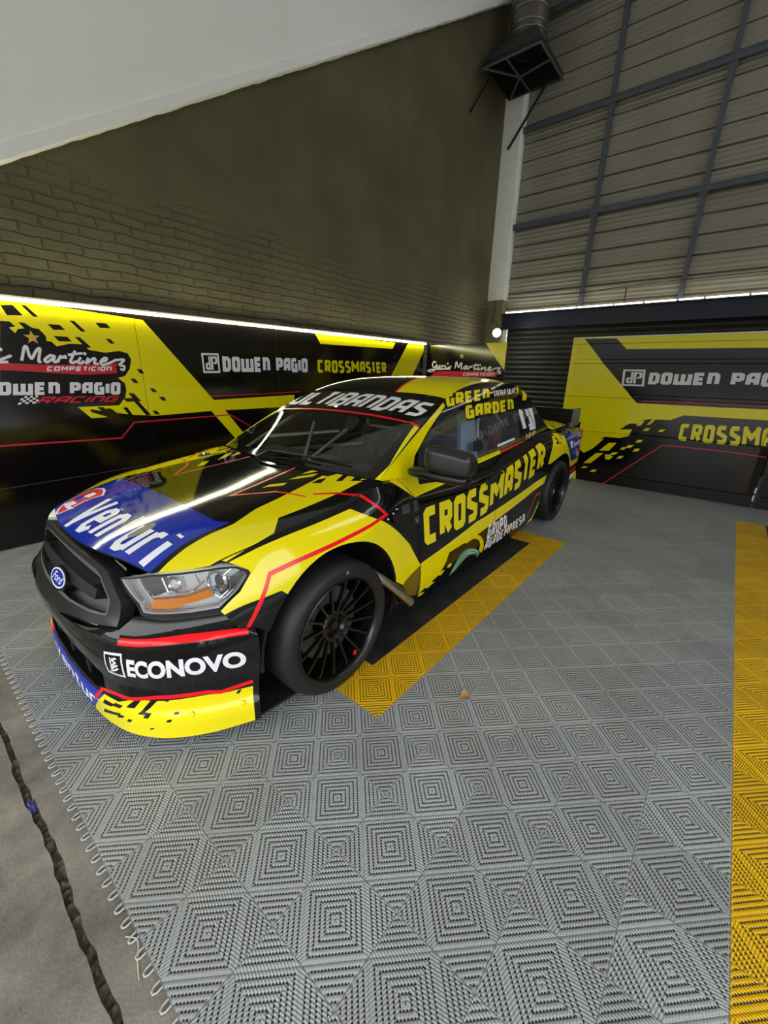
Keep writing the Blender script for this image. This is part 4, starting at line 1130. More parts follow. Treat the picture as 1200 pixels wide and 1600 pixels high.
Y_CP = [[[(3.108, 1.370), (3.173, 1.366), (3.248, 1.350), (3.317, 1.314), (3.364, 1.264), (3.318, 1.226), (3.241, 1.229), (3.268, 1.284), (3.237, 1.337), (3.189, 1.342), (3.184, 1.286), (3.151, 1.284), (3.159, 1.354)]]]
K_CAB = [[[(1.777, 1.194), (1.869, 1.233), (1.887, 1.248), (1.903, 1.241), (1.815, 1.195), (1.801, 1.189)]], [[(2.162, 1.354), (2.252, 1.363), (2.253, 1.346), (2.178, 1.340)]]]
L_CAB = [('yellow_vinyl', Y_CAB), ('black_vinyl', K_CAB), ('cream_vinyl', [[[(3.212, 1.217), (3.265, 1.213), (3.278, 1.172), (3.214, 1.169)]]])]
L_CAB2 = []
BAN = [[[(1.935, 1.284), (2.040, 1.340), (2.239, 1.379), (3.161, 1.384), (3.251, 1.300), (3.128, 1.157), (2.224, 1.128), (2.219, 1.201), (1.975, 1.220)]], [[(3.152, 1.364), (3.369, 1.228), (3.528, 0.909), (3.101, 0.869), (3.101, 1.158)]]]
SIG = []
for st in ([(3.226, 0.903), (3.257, 0.939), (3.285, 0.909), (3.315, 0.943)], [(3.306, 0.916), (3.349, 0.949), (3.365, 0.920), (3.402, 0.949)], [(3.394, 0.926), (3.443, 0.955), (3.463, 0.934)]):
    SIG += brush(st, .012)
L_WIN = [('black_vinyl', BAN), ('cream_vinyl', SIG),
         ('yellow_vinyl', block_text('GREEN', [(1.990, 1.229), (2.625, 1.262), (2.654, 1.338), (1.989, 1.306)], .24, .6, .10) + block_text('GARDEN', [(2.226, 1.137), (3.048, 1.161), (3.065, 1.247), (2.237, 1.227)], .24, .6, .10) + [[[(2.615, 1.292), (2.706, 1.300), (2.712, 1.314), (2.620, 1.306)]], [[(2.287, 0.824), (2.668, 0.844), (2.679, 0.877), (2.299, 0.860)]]]),
         ('red_vinyl', [[[(2.680, 0.845), (3.147, 0.880), (3.152, 0.896), (2.689, 0.871)]]]),
         ('white_vinyl', block_text('ENERGIA SOLAR', [(2.714, 1.276), (3.121, 1.289), (3.132, 1.333), (2.725, 1.318)], .22, .55, .16) + block_text('13', [(3.189, 0.962), (3.485, 0.973), (3.444, 1.156), (3.119, 1.152)], .32, .78, .05) + [[[(2.649, 0.920), (2.981, 0.942), (2.995, 0.925), (2.652, 0.902)]]]),
         ('dull_black', [[[(2.293, 0.986), (2.395, 0.982), (2.422, 0.955), (2.404, 0.916), (2.363, 0.904), (2.271, 0.916), (2.260, 0.940), (2.268, 0.975)]]])]
WING = [[(x, z)] for x, z in WIN]
cabL = panel('cab_side', truck, cab, CABO, 'black_vinyl', L_CAB + L_WIN + [('yellow_vinyl', Y_CP), ('cream_vinyl', [[[(3.212, 1.217), (3.265, 1.213), (3.278, 1.172), (3.214, 1.169)]]])], holes=[WIN], step=.03, depth=.03, edge='dull_black')
panel('side_window', truck, cab, WIN, 'side_polycarbonate', L_WIN + [('yellow_vinyl', Y_CP)], step=.04, depth=0, off=-.006)
cabR_f = lambda x, z: (x, YC + cab_w(z), z)
panel('cab_side', truck, cabR_f, CABO, 'black_vinyl', L_CAB, holes=[WIN], step=.04, depth=.03, edge='dull_black')
panel('side_window', truck, cabR_f, WIN, 'side_polycarbonate', [('black_vinyl', BAN)], step=.05, depth=0, off=-.006)

WG = [(s, .04 + .02 * (1 - abs(s))) for s in np.linspace(-.885, .885, 15)] + [(.90, .3), (.90, .575)] + [(s, .60 - .02 * abs(s) ** 2) for s in np.linspace(.88, -.88, 15)] + [(-.90, .575), (-.90, .3)]
Y_WS = [[[(-0.962, -0.014), (-0.971, 0.024), (-0.994, 0.133), (-0.940, 0.573), (-1.034, 0.537), (-1.063, 0.398), (-1.032, -0.003)]]]
L_WS = [('yellow_vinyl', Y_WS + mirs(Y_WS)), ('red_vinyl', [stroke([(s, .615 - .045 * abs(s) ** 3) for s in np.linspace(-.99, .99, 21)], .022)]),
        ('white_vinyl', block_text('ULTIBANDAS', [(0.998, 0.677), (-0.896, 0.680), (-0.964, 0.891), (1.088, 0.974)], .2, .66, .10))]
panel('windscreen_surround', truck, wshield, [(-1, 0), (1, 0), (1, 1), (-1, 1)], 'black_vinyl', L_WS, holes=[WG], step=.04, depth=.02, edge='dull_black')
panel('windscreen', truck, wshield, WG, 'windscreen_glass', [], step=.06, depth=0, off=-.004)
RY = [(-0.179, 0.021), (-0.282, 0.191)]
L_RF = [('yellow_vinyl', [[[(-1.05, -.05), (-.30, -.05), (-.22, .25), (-.22, 1.05), (-1.05, 1.05)]]]), ('red_vinyl', [stroke([(-.28, -.05), (-.20, .25), (-.20, 1.05)], .022)])]
panel('roof', truck, roof, [(-1, 0), (1, 0), (1, 1), (-1, 1)], 'black_vinyl', L_RF, step=.05, depth=.015)
def backlite(a, b):
    p0 = Vector(roof(a, 1)); p1 = Vector((3.80, YC + a * .735, .945))
    return tuple(p0.lerp(p1, b))
panel('rear_window', truck, backlite, [(-1, 0), (1, 0), (1, 1), (-1, 1)], 'dull_black', [('satin_black', [[[(-.8, .1), (.8, .1), (.8, .7), (-.8, .7)]]])], step=.1, depth=.02)

# bumper, grille, head lamps: (s, z) of fascia()
top_b = [(-.995, .47), (-.975, .555), (-.93, .572), (-.64, .563), (-.605, .515), (-.45, .497), (-.2, .478), (0, .474)]
bump = [(s, .062 + .03 * max(0, abs(s) - .75)) for s in np.linspace(1, -1, 41)] + top_b + [(-a, b) for a, b in top_b[-2::-1]]
MOUTH = [(.47, .285), (.40, .312), (0, .318), (-.40, .312), (-.47, .285), (-.455, .205), (-.38, .182), (0, .172), (.38, .182), (.455, .205)]
SLIT = [(.30, .385), (0, .392), (-.30, .385), (-.30, .370), (0, .374), (.30, .370)]
B_YEL = [[[(0.354, 0.087), (0.445, 0.176), (0.532, 0.179), (0.619, 0.218), (0.859, 0.228), (0.900, 0.220), (0.982, 0.219), (0.981, 0.059), (0.183, -0.188)]]]
B_RED = [stroke([(0.628, 0.490), (0.832, 0.496), (0.914, 0.494), (0.974, 0.492)], .017), stroke([(0.362, 0.121), (0.432, 0.193), (0.511, 0.209), (0.600, 0.214), (0.715, 0.239), (0.861, 0.239), (0.896, 0.227), (0.981, 0.242)], .016)]
B_BLUE = [[[(-.52, .0), (.50, .0), (.50, .175), (.40, .170), (0, .158), (-.40, .170), (-.52, .175)]]]
B_RED2 = [[[(-.50, .05), (-.36, .05), (-.38, .2), (-.52, .2)]]]
B_K = []
for q in ([[(0.451, 0.161), (0.514, 0.164), (0.495, 0.151), (0.441, 0.143)]], [[(0.512, 0.170), (0.555, 0.173), (0.541, 0.160), (0.499, 0.156)]], [[(0.622, 0.215), (0.652, 0.223), (0.611, 0.176), (0.570, 0.171)]], [[(0.692, 0.230), (0.720, 0.232), (0.675, 0.185), (0.656, 0.170), (0.682, 0.169), (0.668, 0.150), (0.649, 0.151), (0.656, 0.161), (0.625, 0.160), (0.644, 0.174)]],
          [[(0.741, 0.227), (0.756, 0.230), (0.745, 0.218), (0.733, 0.218)]], [[(0.760, 0.174), (0.775, 0.174), (0.769, 0.165), (0.756, 0.166)]], [[(0.737, 0.150), (0.752, 0.151), (0.746, 0.140), (0.732, 0.140)]], [[(0.584, 0.132), (0.602, 0.132), (0.590, 0.117), (0.571, 0.114)]],
          [[(0.673, 0.108), (0.687, 0.108), (0.683, 0.102), (0.668, 0.099)]], [[(0.941, 0.216), (0.952, 0.218), (0.943, 0.200), (0.935, 0.204)]], [[(0.445, 0.116), (0.548, 0.145), (0.533, 0.127), (0.430, 0.093)]], [[(0.535, 0.136), (0.567, 0.140), (0.554, 0.125), (0.519, 0.113)]]):
    B_K.append(q)
ECO = font_text('ECONOVO', [(0.634, 0.338), (0.967, 0.335), (0.961, 0.419), (0.656, 0.429)], .045)
def eco_logo(quad):
    bl, br, tr, tl = [Vector(q) for q in quad]
    P = lambda u, v: tuple((bl * (1 - u) + br * u) * (1 - v) + (tl * (1 - u) + tr * u) * v)
    R = lambda lp: [P(*q) for q in lp]
    out = [[R([(.08, .06), (1, 0), (.94, 1), (0, 1), (0, .45)]), R([(.14, .14), (.92, .08), (.87, .91), (.07, .91), (.07, .47)])]]
    out.append(stroke(R([(.36, .80), (.36, .42), (.60, .62), (.42, .72), (.66, .80)]), .009))
    out.append(stroke(R([(.34, .30), (.50, .42), (.70, .52)]), .008)); out.append(stroke(R([(.30, .20), (.50, .26), (.72, .38)]), .008))
    return out
ECO += eco_logo([(0.526, 0.321), (0.621, 0.327), (0.648, 0.451), (0.562, 0.442)])
VB = block_text('Venturi', [(-.30, .074), (.42, .074), (.42, .150), (-.30, .150)], .17, .62, .1, .12)
panel('front_bumper', truck, fascia, bump, 'black_vinyl', [('blue_vinyl', B_BLUE), ('white_vinyl', VB), ('red_vinyl', B_RED2), ('yellow_vinyl', B_YEL + mirs(B_YEL)), ('black_vinyl', B_K + mirs(B_K)), ('red_vinyl', B_RED + mirs(B_RED)), ('white_vinyl', ECO)], holes=[MOUTH, SLIT], step=.024, depth=.05, edge='satin_black', ref=(1.5, YC, .35))
def inset(F, d, ref=(1.5, YC, .4)):
    ref = Vector(ref)
    def G(a, b):
        e = 1e-3; p = Vector(F(a, b))
        n = (Vector(F(a + e, b)) - Vector(F(a - e, b))).cross(Vector(F(a, b + e)) - Vector(F(a, b - e))).normalized()
        if n.dot(p - ref) < 0: n = -n
        return tuple(p - n * d)
    return G
# dark duct behind the mouth and lamp openings
panel('bumper_liner', truck, inset(fascia, .065), [(-.99, .09), (.99, .09), (.99, .69), (-.99, .69)], 'dull_black', step=.05, depth=0, ref=(1.5, YC, .35))
mb = MB()
for s in (-.30, -.02, .26):
    a, b = Vector(inset(fascia, .02)(s, .185)), Vector(inset(fascia, .02)(s, .30))
    mb.tube([a, b], .010, 'satin_black', 6)
a = [inset(fascia, .03)(s, .24) for s in np.linspace(-.45, .45, 15)]; mb.tube(a, .009, 'satin_black', 6)
mb.build('intake_strut', truck)
# splitter tray under the bumper
mb = MB(); lip = [fascia(s, .075) for s in np.linspace(-1, 1, 41)]
lo_ = [(x + .02, YC + (y - YC) * .97, .052) for x, y, z in lip]; hi_ = [(x + .02, YC + (y - YC) * .97, .064) for x, y, z in lip]
n = len(lip); vs = lo_ + hi_ + [(.75, y, .052) for x, y, z in lip] + [(.75, y, .064) for x, y, z in lip]; fs = []
for k in range(n - 1): fs += [[k, k + 1, n + k + 1, n + k], [n + k, n + k + 1, 3 * n + k + 1, 3 * n + k], [k + 1, k, 2 * n + k, 2 * n + k + 1]]
fs += [[0, n, 3 * n, 2 * n], [n - 1, 2 * n - 1, 4 * n - 1, 3 * n - 1]]
mb.add(vs, fs, 'dull_black'); mb.build('splitter', truck)
# little bolts on the splitter skirt
for q in ([(0.809, 0.162), (0.952, 0.163)]):
    p = Vector(fascia(*q)); m2 = Vector(inset(fascia, -.006)(*q))
    mb = MB(); mb.lathe([(0, .002), (.008, .0), (.011, -.006)], m2, (m2 - p), 'yellow_vinyl', 14); mb.build('bolt', truck)

# grille: frame, mesh panel, bar and the oval badge
gt = [(.0, .722), (.25, .720), (.42, .712), (.475, .700), (.565, .612), (.60, .520), (.45, .505), (.2, .488), (0, .484)]
GF = gt + [(-a, b) for a, b in gt[-2:0:-1]]
gi = [(.0, .690), (.25, .688), (.39, .680), (.43, .668), (.50, .600), (.51, .548), (.43, .535), (.2, .520), (0, .516)]
GI = gi + [(-a, b) for a, b in gi[-2:0:-1]]
gr = panel('grille_frame', truck, inset(fascia, -.012), GF, 'black_plastic', [('grille_plate', [stroke(GI, .014, True)])], holes=[GI], step=.03, depth=.06, ref=(1.5, YC, .35))
panel('grille_mesh', gr, inset(fascia, .035), [(a * 1.03, b) for a, b in GF], 'satin_black', [('grille_plate', [[[(-.47, .628), (.47, .628), (.43, .690), (-.43, .690)]], [[(-.48, .515), (.48, .515), (.49, .574), (-.49, .574)]]])], step=.04, depth=0, ref=(1.5, YC, .35))
gb = panel('grille_bar', gr, inset(fascia, -.018), [(-.43, .578), (-.2, .570), (.2, .570), (.43, .578), (.43, .622), (.2, .624), (-.2, .624), (-.43, .622)], 'black_plastic', step=.03, depth=.055, ref=(1.5, YC, .35))
for sg in (1, -1):
    panel('grille_slot', gr, inset(fascia, -.006), [(sg * a, b) for a, b in ((.38, .50), (.50, .508), (.525, .525), (.50, .545), (.40, .535), (.365, .518))], 'dull_black', [('bare_steel', [stroke([(sg * a, b) for a, b in ((.38, .504), (.50, .511), (.518, .525), (.50, .541), (.40, .531), (.372, .518))], .006, True)])], step=.03, depth=.02, ref=(1.5, YC, .35))
bc = Vector(inset(fascia, -.036)(.03, .556)); bn = (bc - Vector(inset(fascia, .0)(.03, .556))).normalized()
e1 = Vector((0, -1, 0)); e2 = bn.cross(e1).normalized(); e2 = e2 if e2.z > 0 else -e2
BF = lambda a, b: tuple(bc + e1 * a + e2 * b)
ell = lambda ra, rb: arc(0, 0, ra, 0, 355, 71, rb)
mb = MB(); mb.prism(ell(.098, .047), -.045, -.002, lambda a, b, h: tuple(bc + e1 * a + e2 * b + bn * h), 'satin_black'); cup = mb.build('badge_cup', gr)
bd = panel('badge', gr, BF, ell(.088, .038), 'white_vinyl', [('blue_vinyl', [[ell(.080, .0315)]]), ('white_vinyl', font_text('Ford', [(-.055, -.017), (.052, -.017), (.060, .019), (-.047, .019)], .01, .25))], depth=.01, step=.02, ref=bc - bn)
bd['label'] = 'blue oval badge with a white rim'

HLP = [(0.529, 0.691), (0.695, 0.727), (0.891, 0.736), (0.937, 0.731), (0.969, 0.710), (0.977, 0.691), (0.948, 0.627), (0.901, 0.565), (0.826, 0.563), (0.669, 0.569), (0.636, 0.609)]
HLI = [(0.544, 0.690), (0.695, 0.719), (0.891, 0.728), (0.934, 0.723), (0.960, 0.705), (0.966, 0.691), (0.939, 0.637), (0.895, 0.579), (0.823, 0.575), (0.676, 0.581), (0.650, 0.616)]
AMB = [(0.687, 0.623), (0.784, 0.623), (0.816, 0.637), (0.857, 0.653), (0.877, 0.617), (0.839, 0.606), (0.799, 0.597), (0.770, 0.584), (0.683, 0.583)]
AMB2 = [(0.784, 0.623), (0.816, 0.637), (0.857, 0.653), (0.877, 0.617), (0.839, 0.606), (0.799, 0.597)]
for sg, mf in ((1, lambda s: s), (-1, lambda s: [(-a, b - .03 * max(0, min(1, (a - .45) / .2))) for a, b in s])):
    hl = panel('headlight', truck, inset(fascia, -.004), mf(HLP), 'satin_black', holes=[mf(HLI)], step=.03, depth=.075, ref=(1.5, YC, .35), edge='headlight_silver')
    hl['label'] = 'clear headlight with amber indicator'
    panel('reflector', hl, inset(fascia, .045), mf(HLP), 'headlight_silver', [('headlight_dark', [[mf([(0.869, 0.645), (0.966, 0.711), (0.977, 0.691), (0.943, 0.636), (0.906, 0.598)])], [mf([(0.573, 0.695), (0.719, 0.719), (0.749, 0.649), (0.674, 0.623)])]])], step=.03, depth=0, ref=(1.5, YC, .35))
    panel('amber_indicator', hl, inset(fascia, .022), mf(AMB), 'amber', step=.03, depth=.02, ref=(1.5, YC, .35))
    panel('lens', hl, inset(fascia, .001), mf(HLI), 'lens_clear', step=.03, depth=0, ref=(1.5, YC, .35))
    for q, rr, nm in (([(0.881, 0.672)][0], .040, 'projector_ring'), ([(0.758, 0.677)][0], .028, 'lamp_ring')):
        q = mf([q])[0]
        c = Vector(inset(fascia, .034)(*q)); n_ = (c - Vector(inset(fascia, .042)(*q))).normalized(); n_ = (n_ + Vector((-1.0, 0, .0))).normalized()
        mb = MB(); mb.lathe([(rr, -.025), (rr + .004, .002), (rr - .003, .008), (rr - .010, .002), (rr - .014, -.02)], c, n_, 'chrome', 32)
        mb.lathe([(rr - .014, -.02), (rr * .5, -.008), (0, -.002)], c, n_, 'headlight_dark' if nm == 'projector_ring' else 'headlight_silver', 32)
        mb.build(nm, hl)
    for pts in ([(0.720, 0.709), (0.749, 0.649), (0.815, 0.651), (0.844, 0.685)], [(0.783, 0.712), (0.801, 0.662)], [(0.817, 0.715), (0.834, 0.677)], [(0.856, 0.717), (0.869, 0.637), (0.895, 0.611), (0.921, 0.641), (0.916, 0.692)], [(0.674, 0.588), (0.822, 0.582), (0.890, 0.587), (0.935, 0.640)], [(0.559, 0.690), (0.660, 0.609), (0.670, 0.583)], [(0.620, 0.702), (0.683, 0.643), (0.695, 0.629)], [(0.695, 0.629), (0.803, 0.633), (0.868, 0.657)], [(0.922, 0.720), (0.897, 0.695), (0.907, 0.649)], [(0.905, 0.686), (0.962, 0.697)]):
        mb = MB(); mb.tube([inset(fascia, .014)(*q) for q in resample(mf(pts), .03, False)], .0035, 'chrome', 6); mb.build('chrome_strip', hl)

# ---- flank details
def on_body(q, off): return Vector(inset(body, -off, (q[0], YC, .5))(*q))
fv = [(1.126, 0.873), (1.198, 0.859), (1.395, 0.855), (1.430, 0.983), (1.378, 1.013), (1.162, 0.932)]
v_ = panel('fender_vent', truck, body, fv, 'satin_black', [('headlight_dark', [[[(1.222, 0.860), (1.302, 0.858), (1.304, 0.905), (1.224, 0.901)]], [[(1.348, 0.857), (1.385, 0.856), (1.396, 0.907), (1.350, 0.909)]], [[(1.362, 0.940), (1.408, 0.944), (1.415, 0.986), (1.375, 0.982)]]])], step=.02, depth=.012, off=.012)
for q in ([(1.103, 0.881), (1.147, 0.873), (1.383, 0.964), (1.181, 0.863)]):
    p = on_body(q, .014); mb = MB(); mb.lathe([(0, .006), (.005, .004), (.007, -.006)], p, p - on_body(q, 0), 'bare_steel', 10); mb.build('bolt', v_)
# door handle
dh = [(2.256, 0.842), (2.432, 0.839), (2.436, 0.862), (2.389, 0.888), (2.256, 0.886)]
h_ = panel('door_handle', truck, body, dh, 'black_plastic', step=.02, depth=.03, off=.022)
mb = MB(); mb.tube(bez([tuple(on_body(q, .045)) for q in resample([(2.238, 0.851), (2.342, 0.846), (2.443, 0.850)], .03, False)], 3), .012, 'satin_black', 8); mb.build('grip', h_)
# body-side crease moulding: ledge under the window
# hood pins
for q in ([(0.962, -0.544)][0],):
    p = on_body(q, .004); up = (on_body(q, .02) - on_body(q, 0)).normalized()
    mb = MB(); mb.lathe([(.028, .003), (.034, .006), (.040, .003), (.040, -.003)], p, up, 'satin_black', 24); mb.lathe([(0, .012), (.010, .010), (.012, 0)], p, up, 'bare_steel', 12); mb.build('hood_pin', truck)
q = [(0.223, 0.317)][0]; p = on_body(q, .002)
# exhaust
mb = MB(); E0 = [(.93, YC - .72, .54), (1.08, YC - .83, .44), (1.19, YC - .885, .33), (1.305, YC - .915, .205)]
mb.tube(bez(E0, 6), .027, 'bare_steel', 16, caps=False); d_ = (Vector(E0[3]) - Vector(E0[2])).normalized()
mb.lathe([(.027, 0), (.024, .0), (.022, -.12), (0, -.12)], E0[3], d_, 'dull_black', 16); mb.build('exhaust_pipe', truck)
mb = MB(); mb.tube([(1.0, YC - .60, .44), (1.28, YC - .74, .27)], .018, 'bare_steel', 10); mb.tube([(1.05, YC - .5, .34), (1.22, YC - .72, .30)], .012, 'bare_steel', 8)
mb.tube([(1.10, YC - .5, .24), (1.10, YC - .78, .26)], .016, 'headlight_dark', 8); mb.build('suspension_arm', truck)

# wheel wells, floor pan, bulkheads
for xc in (.80, 3.885):
    for sg in (-1, 1):
        mb = MB(); vs = []; fs = []; n = 30
        for k in range(n + 1):
            a = math.radians(-20 + 203 * k / n)
            for r, w in ((.412, .86), (.425, .86), (.425, .42), (.10, .42)): vs.append((xc + r * math.cos(a), YC + sg * w, .30 + r * math.sin(a)))
        for k in range(n):
            for j in range(3): fs.append([4 * k + j, 4 * k + j + 1, 4 * k + j + 5, 4 * k + j + 4])
        mb.add(vs, fs, 'dull_black', True); mb.build('wheel_well', truck)
mb = MB(); mb.box((1.25, YC - .80, .13), (3.45, YC + .80, .16), 'dull_black'); mb.box((.25, YC - .45, .12), (4.55, YC + .45, .15), 'dull_black')
mb.box((.35, YC - .44, .15), (1.2, YC + .44, .60), 'dull_black'); mb.box((3.5, YC - .44, .15), (4.5, YC + .44, .62), 'dull_black')
mb.box((1.24, YC - .80, .13), (1.27, YC + .80, .86), 'dull_black'); mb.box((3.44, YC - .80, .13), (3.47, YC + .80, .90), 'dull_black'); mb.build('floor_pan', truck)

# mirrors
def mirror(sg):
    def T(p): return (p[0], YC + sg * p[1], p[2])
    mb = MB(); bm = bmesh.new(); bmesh.ops.create_uvsphere(bm, u_segments=40, v_segments=24, radius=1)
    for v in bm.verts:
        x, y, z = v.co
        q = lambda t, e: math.copysign(abs(t) ** e, t)
        X, Y_, Z = q(x, .55), q(y, .42), q(z, .48)
        tap = 1 - .12 * max(0, Y_)
        v.co = (X * .070 * tap + .012 * Y_, Y_ * .128, Z * .068 * tap - .012 * Y_)
    for v in bm.verts: v.co = Vector(T((1.44 + v.co.x, 1.03 + v.co.y, 1.005 + v.co.z)))
    mb.bm(bm, 'black_plastic', True); h = mb.build('wing_mirror', truck)
    mb = MB(); bm = bmesh.new(); bmesh.ops.create_uvsphere(bm, u_segments=32, v_segments=16, radius=1)
    for v in bm.verts:
        x, y, z = v.co; q = lambda t, e: math.copysign(abs(t) ** e, t)
        v.co = Vector(T((1.43 + q(x, .6) * .060, .968 + q(y, .45) * .182, .925 + q(z, .55) * .026)))
    mb.bm(bm, 'satin_black', True); mb.build('mirror_arm', h)
    mb = MB(); mb.box(tuple(min(a, b) for a, b in zip(T((1.50, .94, .962)), T((1.508, 1.12, 1.048)))), tuple(max(a, b) for a, b in zip(T((1.50, .94, .962)), T((1.508, 1.12, 1.048)))), 'chrome'); mb.build('mirror_glass', h)
    return h
mirror(-1)

# wipers
def ws_pt(s, t, out): return Vector(inset(wshield, -out, (2.2, YC, .6))(s, t))
mb = MB(); mb.tube([ws_pt(.16, -.03, .02), ws_pt(.10, .03, .03), ws_pt(-.45, .06, .025)], [.010, .009, .005], 'satin_black', 8)
mb.tube([ws_pt(.05, .045, .012), ws_pt(-.72, .085, .012)], .006, 'dull_black', 6); mb.tube([ws_pt(.16, -.03, .0), ws_pt(.16, -.03, .028)], .011, 'satin_black', 10); mb.build('wiper', truck)

# cockpit: dash, wheel, seats, roll cage
mb = MB(); mb.box((1.30, YC - .70, .74), (1.62, YC + .70, .87), 'cockpit_grey', bev=.03); mb.box((1.55, YC - .58, .80), (1.68, YC - .12, .90), 'dull_black', bev=.02); mb.build('dashboard', truck)
mb = MB(); c = Vector((1.82, YC - .36, .92)); ax = Vector((-.9, 0, .35)).normalized(); e1 = Vector((0, 1, 0)); e2 = ax.cross(e1)
mb.tube([c + e1 * .155 * math.cos(a) + e2 * .155 * math.sin(a) for a in np.linspace(0, 2 * math.pi, 32, endpoint=False)], .014, 'dull_black', 8, closed=True)
for a in (.5, 2.6, 4.7): mb.tube([c - ax * .02, c + e1 * .15 * math.cos(a) + e2 * .15 * math.sin(a)], .010, 'bare_steel', 6)
mb.tube([c, c + ax * .22], .018, 'dull_black', 8); mb.build('steering_wheel', truck)
for w0, m1 in ((-.36, 'seat_grey'), (.36, 'seat_grey')):
    mb = MB(); mb.box((2.12, YC + w0 - .23, .30), (2.62, YC + w0 + .23, .46), m1, bev=.05)
    mb.box((2.50, YC + w0 - .22, .40), (2.62, YC + w0 + .22, 1.02), m1, rot=Matrix.Rotation(.22, 3, 'Y'), about=(2.55, 0, .42), bev=.05)
    mb.box((2.46, YC + w0 - .26, .62), (2.66, YC + w0 - .20, .96), m1, rot=Matrix.Rotation(.22, 3, 'Y'), about=(2.55, 0, .42), bev=.025)
    mb.box((2.46, YC + w0 + .20, .62), (2.66, YC + w0 + .26, .96), m1, rot=Matrix.Rotation(.22, 3, 'Y'), about=(2.55, 0, .42), bev=.025)
    mb.box((2.55, YC + w0 - .13, 1.0), (2.66, YC + w0 + .13, 1.16), m1, rot=Matrix.Rotation(.22, 3, 'Y'), about=(2.55, 0, .42), bev=.04)
    s_ = mb.build('racing_seat', truck)
mb = MB(); mb.box((2.74, YC - .66, .86), (2.90, YC - .60, 1.02), 'seat_red', bev=.02); mb.box((2.72, YC - .64, .55), (3.1, YC + .1, .86), 'seat_red', bev=.04); mb.build('rear_cushion', truck)
mb = MB(); mb.add([(2.16, YC - .70, .80), (2.42, YC - .70, .80), (2.46, YC - .61, 1.16), (2.26, YC - .61, 1.16), (2.16, YC - .67, .80), (2.42, YC - .67, .80), (2.46, YC - .58, 1.16), (2.26, YC - .58, 1.16)], [[0, 1, 2, 3], [7, 6, 5, 4], [0, 4, 5, 1], [1, 5, 6, 2], [2, 6, 7, 3], [3, 7, 4, 0]], 'pale_panel'); mb.build('door_pillar', truck)
mb = MB()
def win_in(s, t, d): return Vector(inset(wshield, d, (2.2, YC, .6))(s, t))
cage = [[win_in(-.84, .0, .07), win_in(-.84, .6, .07), win_in(-.84, .98, .07), Vector((2.60, YC - .56, 1.33)), Vector((2.62, YC - .60, .2))],
        [win_in(.84, .0, .07), win_in(.84, .6, .07), win_in(.84, .98, .07), Vector((2.60, YC + .56, 1.33)), Vector((2.62, YC + .60, .2))]]
for pl in cage: mb.tube(pl, .016, 'cage_tube', 10)
for a, b in ((win_in(-.84, .98, .07), win_in(.84, .98, .07)), (Vector((2.60, YC - .56, 1.33)), Vector((2.60, YC + .56, 1.33))), (Vector((2.62, YC - .58, .95)), Vector((2.62, YC + .58, .95))),
             (Vector((2.60, YC - .56, 1.33)), Vector((3.4, YC - .5, .9))), (Vector((2.60, YC + .56, 1.33)), Vector((3.4, YC + .5, .9))), (Vector((2.60, YC - .56, 1.33)), Vector((2.62, YC + .6, .3))),
             (Vector((2.60, YC - .60, .78)), win_in(-.84, .05, .09)), (Vector((2.60, YC + .60, .78)), win_in(.84, .05, .09))):
    mb.tube([a, b], .014, 'cage_tube', 10)
mb.tube([win_in(*[(-0.113, 0.126)][0], .10), win_in(*[(0.463, 0.596)][0], .10)], .012, 'cage_tube', 10)
mb.tube([win_in(*[(-0.142, 0.117)][0], .10), win_in(*[(-0.113, 0.550)][0], .10)], .012, 'cage_tube', 10)
mb.tube([win_in(*[(-0.477, 0.605)][0], .30), win_in(*[(-0.832, 0.375)][0], .30)], .014, 'cage_tube', 10)
mb.build('roll_cage', truck)

# tail: gate, rear bumper, wing, lamps
TG = lambda a, b: (4.665 + .02 * math.sin((b - .35) / .62 * math.pi), YC + a, b)
panel('tailgate', truck, TG, [(-.80, .40), (.80, .40), (.80, .955), (-.80, .955)], 'black_vinyl', [('blue_vinyl', [[[(-.5, .55), (.5, .55), (.5, .85), (-.5, .85)]]])], step=.08, depth=.03)
mb = MB(); mb.box((4.52, YC - .80, .27), (4.70, YC + .80, .42), 'black_plastic', bev=.03); mb.build('rear_bumper', truck)
for sg in (-1, 1):
    mb = MB(); mb.box((4.63, YC + sg * .80 - .04, .56), (4.685, YC + sg * .80 + .03, .88), 'red_vinyl', bev=.012); mb.build('tail_lamp', truck)
mb = MB(); mb.box((4.41, YC - .79, .955), (4.44, YC + .79, 1.105), 'satin_black'); w_ = mb.build('rear_wing', truck)
for sg in (-1, 1):
    mb = MB(); mb.box((4.32, YC + sg * .80 - .008, .935), (4.56, YC + sg * .80 + .008, 1.115), 'grey_vinyl'); mb.build('end_plate', w_)

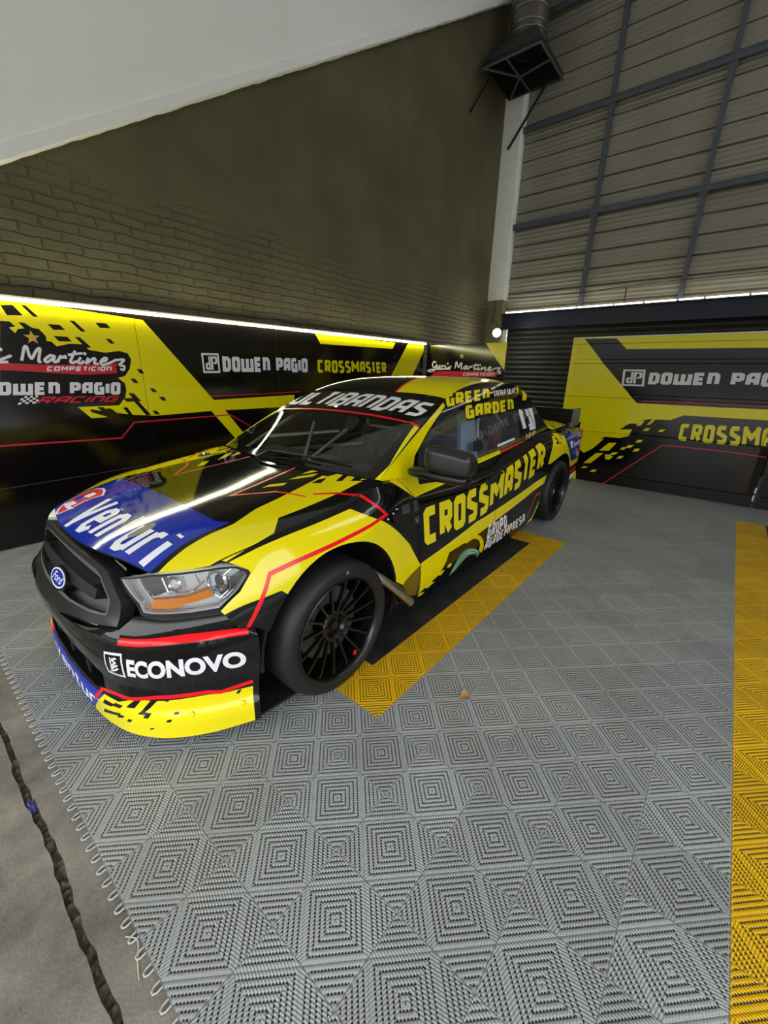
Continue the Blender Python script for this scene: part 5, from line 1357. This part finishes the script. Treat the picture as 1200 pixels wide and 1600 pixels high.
# wheels
def wheel(xc, yface, zc, sg, name='wheel_tyre'):
    """sg -1: the outer face looks towards -y"""
    ax = (0, sg, 0); c = (xc, yface - sg * .122, zc)
    mb = MB()
    mb.lathe([(.238, .104), (.250, .113), (.262, .1165), (.263, .118), (.272, .1195), (.290, .117), (.304, .109), (.313, .097), (.3185, .080), (.3195, .04), (.32, 0), (.3195, -.04), (.3185, -.08), (.308, -.105), (.28, -.118), (.245, -.108)], c, ax, 'tyre_rubber', 72)
    t = mb.build(name, truck)
    mb = MB()
    mb.lathe([(.2465, .106), (.2475, .114), (.243, .1165), (.238, .112), (.234, .098), (.229, .05), (.226, -.10), (.24, -.108)], c, ax, 'wheel_black', 72)
    C_ = Vector(c); A = Vector(ax); e1 = Vector((1, 0, 0)); e2 = Vector((0, 0, 1))
    ns = 16
    for k in range(ns):
        a = 2 * math.pi * (k + .5) / ns; d = e1 * math.cos(a) + e2 * math.sin(a); q = A.cross(d)
        vs = []
        for r, h, w, th in ((.066, .066, .0085, .022), (.12, .080, .0070, .020), (.20, .094, .0062, .018), (.238, .098, .0100, .018)):
            for dw, dh in ((-w, -th), (w, -th), (w * .75, 0), (-w * .75, 0)): vs.append(C_ + d * r + q * dw + A * (h + dh))
        fs = []
        for i in range(3):
            for j in range(4): fs.append([4 * i + j, 4 * i + (j + 1) % 4, 4 * i + 4 + (j + 1) % 4, 4 * i + 4 + j])
        mb.add(vs, fs, 'wheel_black')
    mb.lathe([(.076, .02), (.078, .062), (.072, .070), (.058, .070), (.050, .060), (.046, .045), (0, .045)], c, ax, 'wheel_black', 40)
    mb.build('rim', t)
    mb = MB(); mb.lathe([(.175, .0), (.175, .02), (.10, .02), (.09, .0)], c, ax, 'headlight_dark', 40); mb.lathe([(0, .062), (.022, .060), (.026, .045)], c, ax, 'satin_black', 6)
    for k in range(5):
        a = 2 * math.pi * k / 5 + .3; p = C_ + (e1 * math.cos(a) + e2 * math.sin(a)) * .058 + A * .066
        mb.lathe([(0, .012), (.007, .010), (.008, 0)], p, ax, 'satin_black', 6)
    mb.build('hub', t)
    if sg < 0:
        mb = MB(); a = math.radians(-62); p = C_ + (e1 * math.cos(a) + e2 * math.sin(a)) * .215 + A * .094
        mb.box(tuple(p - Vector((.006, .004, .012))), tuple(p + Vector((.006, .004, .012))), 'red_vinyl', rot=Matrix.Rotation(.5, 3, 'Y')); mb.build('balance_tag', t)
        mb = MB(); a = math.radians(84); p = C_ + (e1 * math.cos(a) + e2 * math.sin(a)) * .281 + A * .1192
        mb.lathe([(.0075, 0), (.0075, .0008), (.0045, .0008), (.0045, 0)], p, ax, 'tyre_mark', 20); mb.build('tyre_mark', t)
    return t
wheel(.755, .478, .318, -1); wheel(.755, 2 * YC - .478, .318, 1)
wheel(3.885, .520, .318, -1); wheel(3.885, 2 * YC - .520, .318, 1)
